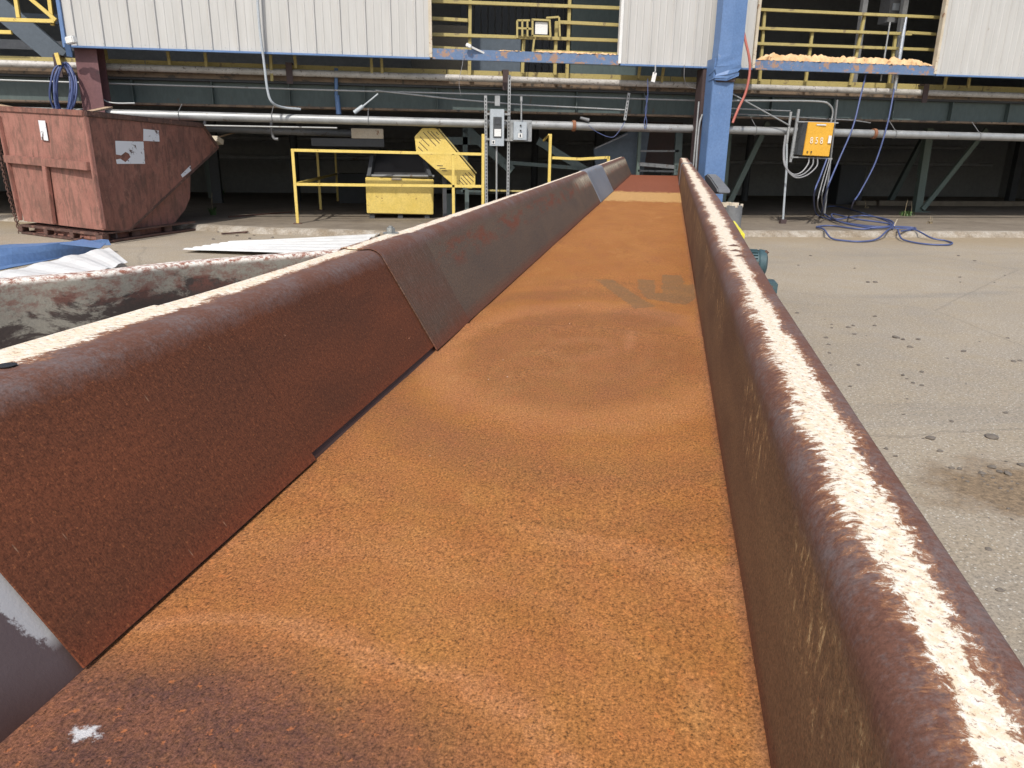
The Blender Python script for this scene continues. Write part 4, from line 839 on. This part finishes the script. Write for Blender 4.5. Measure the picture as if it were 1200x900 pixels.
# hoses and cables
H = 'blue hoses hanging to the slab'
pipe('blue_hose', 'blue hose falling from the foil wrapped pipe to the slab, right of the pair', smooth_path([fy(1048, 104, 11.6), fy(1040, 145, 11.5), fy(1026, 190, 11.5), fy(1008, 225, 11.55), fy(1000, 237, 11.6), gs(997, 247)+V((0, 0, .015))], 6), .013, 'hose', 'hose', H)
pipe('blue_hose', 'blue hose falling past the amber box to the coil, left of the pair', smooth_path([fy(1015, 86, 11.55), fy(1008, 115, 11.5), fy(999, 150, 11.4), fy(982, 190, 11.35), fy(968, 225, 11.3), gs(962, 253)+V((0, 0, .02))], 6), .013, 'hose', 'hose', H)
hp = [fy(969, 186, 11.42), fy(962, 205, 11.35), fy(954, 228, 11.3)]+[gs(x, y)+V((0, 0, z)) for x, y, z in ((956, 252, .03), (968, 258, .03), (1000, 265, .03), (1035, 268, .03), (1043, 264, .04), (1020, 256, .05), (985, 246, .06), (968, 246, .06), (966, 254, .05), (985, 264, .05), (1020, 270, .04), (1045, 268, .04), (1041, 262, .06), (1010, 258, .08), (980, 262, .07), (975, 256, .08), (1000, 262, .08), (1042, 266, .05), (1046, 270, .03))]
pipe('blue_hose', 'tangled blue hose coil heaped on the slab edge below the amber box', smooth_path(hp, 8), .013, 'hose', 'hose')
hp2 = [gs(1046, 269)+V((0, 0, .04)), gs(1040, 272)+V((0, 0, .03)), gz(1028, 280, .03), gz(1010, 283, .02), gz(990, 282, .02), gz(974, 279, .03), gs(965, 271)+V((0, 0, .03)), gs(957, 267)+V((0, 0, .015)), gs(975, 266)+V((0, 0, .02)), gs(1010, 270)+V((0, 0, .02)), gs(1046, 268)+V((0, 0, .03)), gs(1070, 268)+V((0, 0, .016)), gs(1071, 270)+V((0, 0, .016)), gs(1056, 272)+V((0, 0, .016))]
pipe('blue_hose', 'loose blue hose loop spilling forward over the slab edge', smooth_path(hp2, 8), .013, 'hose', 'hose')
hp3 = [gs(1048, 270)+V((0, 0, .03)), gs(1070, 271)+V((0, 0, .03)), gz(1092, 279, .04), gz(1108, 282, .02), gz(1116, 285, .016), gz(1108, 287, .016), gz(1085, 286, .016), gz(1066, 283, .02), gz(1056, 279, .04), gs(1052, 272)+V((0, 0, .03)), gs(1052, 271)+V((0, 0, .02))]
pipe('blue_hose', 'long flat blue hose loop reaching right onto the yard', smooth_path(hp3, 8), .012, 'hose', 'hose')
pipe('grey_cable', 'grey cable hanging from the amber box, left strand', smooth_path([fy(972, 186, 11.45), fy(963, 215, 11.4), fy(958, 240, 11.35), gs(963, 252)+V((0, 0, .012))], 6), .009, 'hose_grey', 'cable'); pipe('grey_cable', 'grey cable hanging from the amber box, right strand', smooth_path([fy(974, 186, 11.44), fy(968, 210, 11.38), fy(963, 232, 11.3), gs(966, 251)+V((0, 0, .012))], 6), .009, 'hose_grey', 'cable')
q = gs(1047, 268); MB().beam(q+V((0, 0, .04)), q+V((.04, 0, .15)), .012, .01).build('cable_tie', M['trim'], None, label='pale tie sticking up from the hose bundle', cat='tie')
pipe('red_hose', 'red hose hanging in front of the cladding beside the blue column', smooth_path([fy(868, 20, 11.2), fy(873, 45, 11.15), fy(878, 68, 11.12), fy(878.5, 85, 11.12), fy(874, 108, 11.12), fy(865, 128, 11.12), fy(858.5, 144, 11.12)], 7), .019, 'red_hose', 'hose')
# blue hose coil hanging by the purple column
hp = []
for k in range(9):
    cx = 75+R.uniform(-2, 2); w_ = 13+R.uniform(-4, 3); 
    for j in range(10):
        a = 2*math.pi*j/10; hp.append(fy(cx+w_*math.sin(a)+R.uniform(-1, 1), 105-29*math.cos(a)*(1+R.uniform(-.05, .1)), 11.45+.05*math.sin(a*2+k)+.02*k))
pipe('hose_coil', 'coil of blue hose hanging above the hopper beside the purple column', smooth_path(hp, 3), .013, 'hose', 'hose', n=6)
o = MB().beam(fy(66, 62, 11.4), fy(70, 76, 11.4), .05, .03, (0, 1, 0)).build('yellow_strap', M['yellow'], None, label='yellow strap above the hanging blue coil', cat='strap')
e = empty('flood_light', fy(84, 45, 11.3), 'small white lamp head on a blue arm at the corner of the cladding', 'lamp')
MB().beam(fy(79, 48, 11.32), fy(88, 46, 11.25), .09, .08, (0, 1, 0)).build('lamp_head', M['white'], e, bevel=.012); MB().beam(fy(79, 50, 11.36), fy(82, 66, 11.45), .07, .03, (0, 1, 0)).build('arm', M['blue'], e)
e = empty('hanging_tag', fy(767, 80, 11.4), 'white tag on a hook hanging below the cladding near the blue column', 'tag')
MB().beam(fy(767.5, 85, 11.4), fy(765, 96, 11.4), .06, .006, (0, 1, 0)).build('tag_plate', M['white'], e); MB().tube([fy(768, 76, 11.42), fy(768, 83, 11.4), fy(767, 86, 11.4)], .012, 6).build('hook', M['galv'], e)
pipe('blue_wire', 'thin blue wire looping down to the thick pipe near the hanging tag', smooth_path([fy(759, 92, 11.6), fy(759, 115, 11.6), fy(756, 130, 11.6), fy(758, 143, 11.6), fy(756, 151, 11.6), fy(755, 143, 11.61), fy(758, 128, 11.61), fy(757, 112, 11.61)], 4), .006, 'hose', 'wire')
pipe('blue_wire', 'thin blue wire sagging below the thick pipe near the chute end', smooth_path([fy(690, 147, 11.62), fy(700, 155, 11.62), fy(717, 161, 11.62), fy(726, 153, 11.62), fy(732, 143, 11.64)], 5), .005, 'hose', 'wire')
pipe('thin_wire', 'thin wire hanging from the first sill', smooth_path([fy(544, 55, 11.4), fy(542, 75, 11.4), fy(538, 95, 11.42), fy(540, 112, 11.5)], 4), .004, 'hose_grey', 'wire')
pipe('thin_wire', 'thin wire loop below the cladding strip', smooth_path([fy(802, 76, 11.45), fy(802, 92, 11.5), fy(806, 101, 11.6), fy(816, 104, 11.7)], 4), .005, 'hose_grey', 'wire')
pipe('valve_lever', 'small rusty valve lever on the thick pipe', [fy(680, 138, 11.7), fy(690, 141, 11.7)], [.02, .03], 'galv_dark', 'valve')
e = empty('broken_lamp_arm', fy(568, 62, 11.45), 'white lamp arm leaning over the first sill', 'lamp')
MB().beam(fy(546, 52, 11.4), fy(552, 55, 11.4), .05, .05, (0, 1, 0)).build('lamp_head', M['white'], e, bevel=.008); MB().beam(fy(550, 54, 11.42), fy(569, 63, 11.5), .025, .025, (0, 1, 0)).build('arm', M['white'], e)
# ------------------------------------------------------------------ hopper
A0 = gz(120, 286); R0 = gz(229, 270); L0_ = gz(28, 274)
lift = .0
def hr(x, y, off=0.): 
    n = (R0-A0); n = V((-n.y, n.x, 0)).normalized(); return on_vertical(x, y, A0+n*off, R0+n*off)
def hl(x, y): return on_vertical(x, y, A0, L0_)
e = empty('tipping_hopper', A0, 'faded red rusty steel tipping hopper with torn white stickers standing on a skid base', 'hopper')
dep = (L0_-A0); dep.z = 0
TC = hr(99, 133); TR = hr(237, 147); TP = hr(255, 173); BL_ = hr(150, 271); BC = hr(122, 270)
tl_ = hl(-8, 127); bl_ = hl(29, 259)
def plate(name, pts, th, mat, **k):
    pts = [V(p) for p in pts]; n = (pts[1]-pts[0]).cross(pts[2]-pts[0]).normalized(); return MB().prism(pts, n*th).build(name, mat, e, bevel=min(th*.3, .004), **k)
plate('side_panel', [TC, BC, BL_, TP, TR], .008, M['hopper'])
bk = [p+dep*1.0 for p in (TC, BC, BL_, TP, TR)]; bk[0] = V(tl_); bk[1] = V(bl_)
plate('side_panel', [bk[0], bk[1], bl_+(BL_-BC), tl_+(TP-TC), tl_+(TR-TC)], .008, M['hopper'])
plate('rear_panel', [TC, tl_, bl_, BC], .008, M['hopper_front'], label='scuffed red rear panel, coloured paler as sunlit, with a rust stained T shaped rib')
plate('spout_panel', [BL_, TP, tl_+(TP-TC), bl_+(BL_-BC)], .008, M['hopper']); plate('bottom_panel', [BC, BL_, bl_+(BL_-BC), bl_], .008, M['hopper'])
MB().beam(BL_, TP, .03, .03).build('lip', M['hopper_base'], e)
# rocker (curved rolling body under the spout)
rk = [hr(x, y, .12) for x, y in ((223.5, 203), (223, 232), (217, 246), (206, 260), (188, 272), (165, 280), (122, 284), (123, 272), (150, 271))]
MB().prism(rk, dep*.9).build('rocker', M['hopper_front'], e, bevel=.006)
for k in (0,): MB().beam(TC+V((0, 0, -.0)), TR, .05, .07).build('rim', M['hopper_base'], e, bevel=.01); MB().beam(TR, TP, .05, .05).build('rim', M['hopper_base'], e, bevel=.01); MB().beam(TC, tl_, .05, .07).build('rim', M['hopper'], e, bevel=.01); MB().beam(tl_, tl_+(TR-TC), .05, .07).build('rim', M['hopper'], e, bevel=.01)
nrm = (tl_-TC).cross(V((0, 0, 1))).normalized(); nrm = nrm if nrm.y < 0 else -nrm
def rib(p, q, w_): a_, b_ = hl(*p)+nrm*.03, hl(*q)+nrm*.03; MB().beam(a_, b_, w_, .05, nrm).build('rib', M['hopper_front'], e, bevel=.006)
rib((9, 186), (107, 195), .10); rib((56, 194), (65, 262), .09); rib((103, 137), (124, 268), .05); rib((1, 136), (27, 258), .04)
# stickers
def sticker(pts, f, lab):
    p = [f(*q) for q in pts]; n = (p[1]-p[0]).cross(p[2]-p[0]).normalized(); n = n if n.y < 0 else -n
    MB().prism([q+n*.012 for q in p], n*.002).build('sticker', M['sticker'], e, label=lab)
sticker([(134, 165), (167, 166), (169, 192), (136, 192), (135, 187), (140, 186), (146, 190), (152, 184), (150, 180), (146, 178), (141, 182), (135, 181)], hr, 'large torn white sticker'); sticker([(167, 151), (185, 153), (186, 166), (167, 165)], hr, 'small white sticker'); sticker([(211, 205), (222, 194), (224, 199), (213, 208)], hr, 'slim sticker on the sloping edge')
sticker([(46, 141), (54, 141.5), (58, 165), (50, 164)], lambda x, y: hl(x, y)+nrm*.0, 'narrow upright white sticker')
# skid base
nr = V((-(R0-A0).y, (R0-A0).x, 0)).normalized()
def skid(p, q, z0, z1, w_, name='skid'): MB().beam(V((p.x, p.y, (z0+z1)/2)), V((q.x, q.y, (z0+z1)/2)), w_, z1-z0).build(name, M['hopper_base'], e, bevel=.004)
zS = hl(105, 272).z; a2 = A0+(A0-L0_).normalized()*.1; zS = max(.12, min(zS, .2))
ex = (R0-A0).normalized(); ed = dep.normalized()
base0 = A0-ed*.05-nr*0; 
for t in (0.02, .98): skid(A0+dep*t, A0+dep*t+(R0-A0)*1.0, .005, .03, .14); skid(A0+dep*t, A0+dep*t+(R0-A0)*1.0, zS-.02, zS, .10)
for t in (0, .33, .66, 1.0):
    p = A0+dep*t; skid(p-ex*.04, p+ex*.07, .03, zS-.02, .06 if t else .10, 'pocket_post')
skid(A0, A0+dep, .005, .03, .06); skid(A0, A0+dep, zS-.03, zS, .06)
MB().box((0, 0, 0), (.001, .001, .001))
for t in (.35, .7): skid(A0+ex*.0+dep*.02+(R0-A0)*t, A0+dep*.98+(R0-A0)*t, .03, zS-.02, .12, 'fork_pocket')
MB().beam(A0+ex*.25+V((0, 0, .09)), A0+ex*.25+dep+V((0, 0, .09)), .02, .1).build('fork_pocket', M['dark_brown'], e)
# wood in and beside the hopper
o = MB().beam(hl(-8, 122), hl(28, 129)+V((0, .2, 0)), .09, .02).build('plank', M['wood'], None, label='board lying across the left corner of the hopper', cat='plank')
o = MB().beam(hr(100, 132, .1), hr(128, 126, .35), .09, .02).build('plank', M['wood'], None, label='board end poking over the middle of the hopper rim', cat='plank')
o = MB().beam(hr(248, 163, .2), hr(279, 154, .5), .025, .02).build('stick', M['wood'], None, label='thin stick jutting out of the hopper spout', cat='stick')
o = MB().beam(hr(251, 162, .12), hr(259, 167, .12), .10, .08).build('wood_block', M['trim'], None, bevel=.006, label='pale wood block in the hopper spout', cat='block')
# chain
e2 = empty('hanging_chain', hl(0, 150), 'rusty link chain hanging down the left corner of the hopper to the ground', 'chain')
c0 = hl(0, 145)+nrm*.06; c1 = gz(24, 274); dirc = (c1-c0); n = 34; lm = None
for i in range(n):
    t = (i+.5)/n; c = c0+dirc*t+V((-.03*math.sin(math.pi*t), 0, 0)); 
    if lm is None:
        o = MB().torus((0, 0, 0), .022, .0065, 'x' , st=1.75, n=10, m=5).build('link', M['hopper_base'], e2, smooth=True); o.location = c-e2.location; lm = o
    else:
        o = lm.copy(); COL.objects.link(o); o.parent = e2; o.location = c-e2.location
    o.rotation_euler = (0, -.16, (math.pi/2 if i % 2 else 0)+.3)
# ------------------------------------------------------------------ sheets lying on the yard
def corr(name, pts, mat, label, n=9, amp=.018, z=.03, cat='sheet'):
    P = [gz(x, y, z) for x, y in pts]; vs, fs = [], []; m = 24                 # P: near-left, far-left, far-right, near-right
    for i in range(n*4+1):
        t = i/(n*4); a = P[0].lerp(P[1], t); b_ = P[3].lerp(P[2], t); h = amp*(1 if i % 4 in (1, 2) else 0)
        for j in range(m+1):
            s = j/m; p = a.lerp(b_, s); vs.append((p.x, p.y, p.z+h+.008*mnoise.noise(V((p.x*2, p.y*2, 3)))+.015*s))
    for i in range(n*4):
        for j in range(m): q = i*(m+1)+j; fs.append((q, q+1, q+m+2, q+m+1))
    o = MB().add(vs, fs).build(name, mat, None, label=label, cat=cat); md = o.modifiers.new('t', 'SOLIDIFY'); md.thickness = .002; return o
corr('roofing_sheet', [(214, 292), (275, 283), (445, 275), (400, 300)], M['white'], 'white corrugated sheet lying on the yard behind the side trough', 6, .012, .04)
corr('roofing_sheet', [(-60, 335), (128, 290), (150, 309), (60, 345)], M['white'], 'white corrugated sheet leaning over the blue folded cover by the hopper', 5, .014, .16)
def tarp():
    P = [gz(-120, 330, .12), gz(-120, 297, .14), gz(118, 285, .10), gz(126, 291, .10), gz(0, 318, .11)]
    vs, fs = [], []; m, n = 40, 10
    for i in range(m+1):
        s = i/m; a = gz(-140+270*s, 300-14*s, .10); b_ = gz(-140+250*s, 345-50*s, .0)
        for j in range(n+1):
            t = j/n; p = a.lerp(b_, t); top = .17-.03*s; h = top*(1 if t < .55 else max(0, 1-(t-.55)/.12))*(.6 if t < .05 else 1)
            h += .004*mnoise.noise(V((p.x*6, p.y*6, 2)))+(.012*abs((s*5)%1-.5)); vs.append((p.x, p.y, max(.004, h)))
    for i in range(m):
        for j in range(n): q = i*(n+1)+j; fs.append((q, q+1, q+n+2, q+n+1))
    o = MB().add(vs, fs).build('folded_flashing', M['blue'], None, label='bright blue folded metal flashing lying beside the hopper', cat='flashing'); md = o.modifiers.new('t', 'SOLIDIFY'); md.thickness = .003
    a = gz(95, 282, .13); MB().prism([gz(70, 286, .17), gz(97, 281, .19), gz(124, 286, .17), (gz(118, 291, .16))], (0, 0, .006)).build('torn_flap', M['blue'], o)
tarp()
e = MB().beam(gz(260, 274, .02), gz(312, 270, .02), .03, .02).build('steel_bar', M['hopper_base'], None, label='thin rusty bar lying on the yard below the slab edge', cat='bar')
MB().beam(gs(268, 255)+V((0, 0, .012)), gs(342, 249)+V((0, 0, .012)), .022, .02).build('steel_bar', M['hopper_base'], None, label='thin rusty bar lying on the slab left of the handrail', cat='bar')
# ------------------------------------------------------------------ side trough joining from the left
def trough():
    st = [(-160, 342), (0, 326), (100, 318), (200, 307), (300, 299), (380, 293), (440, 287)]; zR = .80
    path = [gz(x, y, zR) for x, y in st]; path = smooth_path(path, 6)
    vs, uvs, fs = [], [], []; H_ = .30; prof = [(0, 0, 0)]+[(.0, H_*k/8-.012, H_*k/8-.012) for k in range(1, 9)]+[(.012*(1-math.cos(a)), H_-.012+.012*math.sin(a), .288+.018*a/1.5708) for a in (.4, .8, 1.2, 1.5708)]+[(.03, H_, .32), (.048, H_, .34), (.054, H_-.006, .37), (.054, H_-.05, .42)]
    L = 0; m = len(prof)
    for i, p in enumerate(path):
        if i: L += (p-path[i-1]).length
        d = (path[min(i+1, len(path)-1)]-path[max(i-1, 0)]).normalized(); nx = V((-d.y, d.x, 0)).normalized()
        wob = .0015*mnoise.noise(V((L*2, 1, 1)))
        for (o_, z, u) in prof: q = p+nx*(o_-.06+wob); vs.append((q.x, q.y, p.z-H_+z)); uvs.append((u, L))
    for i in range(len(path)-1):
        for j in range(m-1): a = i*m+j; fs.append((a, a+1, a+1+m, a+m))
    c = path[len(path)//2]; e = empty('side_trough', V((c.x, c.y, 0)), 'stained white and rust steel side trough behind the near edge of the chute', 'trough')
    me = bpy.data.meshes.new('side_wall'); me.from_pydata([V(v)-e.location for v in vs], [], fs); uvl = me.uv_layers.new(name='UVMap')
    lp = [0]*len(me.loops); me.loops.foreach_get('vertex_index', lp)
    for i, vi in enumerate(lp): uvl.data[i].uv = uvs[vi]
    me.polygons.foreach_set('use_smooth', [True]*len(me.polygons)); me.set_sharp_from_angle(angle=math.radians(40)); me.materials.append(M['side_trough']); o = bpy.data.objects.new('side_wall', me); COL.objects.link(o); o.parent = e
    md = o.modifiers.new('t', 'SOLIDIFY'); md.thickness = .004; md.offset = 0
    fl_ = []; k = len(path)
    for p in path: fl_.append(V((p.x-.03, p.y+.03, zR-H_+.002)))
    nr_ = []
    for i, p in enumerate(path):
        d = (path[min(i+1, k-1)]-path[max(i-1, 0)]).normalized(); nr_.append(p-V((-d.y, d.x, 0))*.42+V((0, 0, -H_+.002)))
    MB().add([V((a.x, a.y, zR-H_+.002)) for a in path]+nr_, [(i, i+1, k+i+1, k+i) for i in range(k-1)]).build('trough_floor', M['hopper_base'], e)
    for t in (4, k//2):
        p = path[t]; MB().beam((p.x-.05, p.y+.02, 0), (p.x-.05, p.y+.02, zR-H_), .05, .05).build('leg', M['hopper_base'], e)
trough()
# ------------------------------------------------------------------ drive motor and fittings outside the right edge
def onc(x, y, S): # photo point on the upright plane parallel to the chute at S metres across
    q = ray(x, y); t = S/q.dot(cs_); return EYE+q*t
ax = V((cs_.x, cs_.y, 0)).normalized(); al = V((cdir.x, cdir.y, 0)).normalized(); Zz = V((0, 0, 1))
c = onc(879, 308, .37); e = empty('drive_motor', c-Zz*.2, 'teal electric motor with a terminal box beside the right edge of the chute', 'motor')
q0 = c-ax*.06; q1 = c+ax*.03
b = MB(); b.tube([q0, q1], .052, 24); b.build('housing', M['teal'], e, smooth=True)
b = MB()
for i in range(24): a = 2*math.pi*i/24; r_ = al*math.cos(a)+Zz*math.sin(a); b.beam(q0+r_*.053, q1-ax*.005+r_*.053, .004, .012, r_)
b.build('cooling_fins', M['teal'], e)
MB().tube([q1, q1+ax*.006, q1+ax*.03, q1+ax*.038], [.056, .060, .056, .036], 24).build('fan_cowl', M['teal'], e, smooth=True)
MB().tube([q1+ax*.026+Zz*.045+al*-.02, q1+ax*.034+Zz*.055+al*-.02], .008, 10).build('plug', M['hopper_base'], e)
c2 = onc(899, 336, .43); MB().beam(c2-ax*.10, c2+ax*.035, .10, .05).build('terminal_box', M['teal'], e, bevel=.006)
MB().beam(c-ax*.02-Zz*.05, c-ax*.02-Zz*.2, .08, .06, al).build('mount', M['dark'], e)
MB().beam(c-ax*.08-Zz*.19, c+ax*.02-Zz*.19, .12, .012, Zz).build('mount_plate', M['dark'], e)
MB().beam(c-Zz*.2, V((c.x, c.y, 0.0)), .06, .06).build('leg', M['dark'], e)
c = onc(857, 246, .42); e = empty('junction_canister', V((c.x, c.y, 0)), 'chalky grey canister with a crusted top beside the far right edge', 'canister')
MB().tube([c-Zz*.25, c+Zz*.03], .07, 18).build('body', M['galv_dark'], e, smooth=True)
b = MB()
for i in range(26): a = R.uniform(0, 6.28); r_ = R.uniform(0, .07); p = c+V((r_*math.cos(a), r_*math.sin(a), .03)); s_ = R.uniform(.008, .02); b.beam(p-Zz*.01, p+Zz*s_, s_*1.5, s_*1.5, al)
b.build('crust', M['trim'], e); MB().tube([V((c.x, c.y, 0)), c-Zz*.25], .03, 8).build('stand', M['dark'], e)
MB().tube([c+ax*(-.13)-Zz*.08, c+ax*(-.13)+Zz*.045], .03, 10).build('fitting', M['galv_dark'], e, smooth=True)
a, b_ = onc(858, 262, .36), onc(869, 277, .37); o = MB().beam(a, b_, .03, .03).build('yellow_strip', weathered('bright_yellow', (.80, .72, .06), (.85, .78, .1), None, 0, 9, .5), None, bevel=.004, label='bright yellow handle strip behind the right edge of the chute', cat='handle')
c = onc(834, 215, .40); o = MB().prism([onc(x, y, .38) for x, y in ((825, 206), (828, 204), (832, 208), (840, 220), (841, 226), (834, 227), (828, 224))], ax*.10).build('wrapped_flange', M['galv_dark'], None, bevel=.01, label='dirty grey padded plate leaning against the foot of the blue column', cat='plate')
MB().beam(c-Zz*.1+al*.0, V((c.x, c.y, 0)), .05, .05).build('stand', M['dark'], o)
# ------------------------------------------------------------------ weeds
def weed(p, n, h, label, stalks=0, spread=.08, mat='leaf', name='weed'):
    e = empty(name, p, label, 'weed'); b = MB()
    for i in range(n):
        a = R.uniform(0, 6.28); L = h*R.uniform(.5, 1); o_ = V((R.gauss(0, spread*.4), R.gauss(0, spread*.4), 0)); d = V((math.cos(a), math.sin(a), 0)); sd = V((-d.y, d.x, 0))*.006
        q = [p+o_, p+o_+d*L*.25+Zz*L*.6, p+o_+d*L*.6+Zz*L*.85]
        b.add([q[0]-sd, q[0]+sd, q[1]+sd*1.6, q[1]-sd*1.6, q[2]], [(0, 1, 2, 3), (3, 2, 4)])
    b.build('leaves', M[mat], e)
    for i in range(stalks):
        o_ = V((R.gauss(0, spread), R.gauss(0, spread*.5), 0)); t = p+o_; MB().tube(smooth_path([t, t+V((R.uniform(-.02, .02), 0, h*1.2)), t+V((R.uniform(-.05, .05), 0, h*R.uniform(1.8, 2.8)))], 4), [.003]*9, 5).build('stalk', M['straw'], e)
weed(gs(1062, 253), 60, .12, 'low green weed growing at the foot of the green brace', 2, .14); weed(gs(1090, 262), 10, .06, 'thin dry weed stalks right of the green brace', 2, .05, 'straw')
weed(gs(250, 252), 34, .16, 'small leafy weed growing on the slab right of the hopper', 1, .05); weed(gs(261, 228), 24, .14, 'small pale weed growing far back in shade behind the hopper', 1, .05); weed(gs(1016, 244), 8, .08, 'short dry weed between the hose coil and the kerb', 2, .06, 'straw')
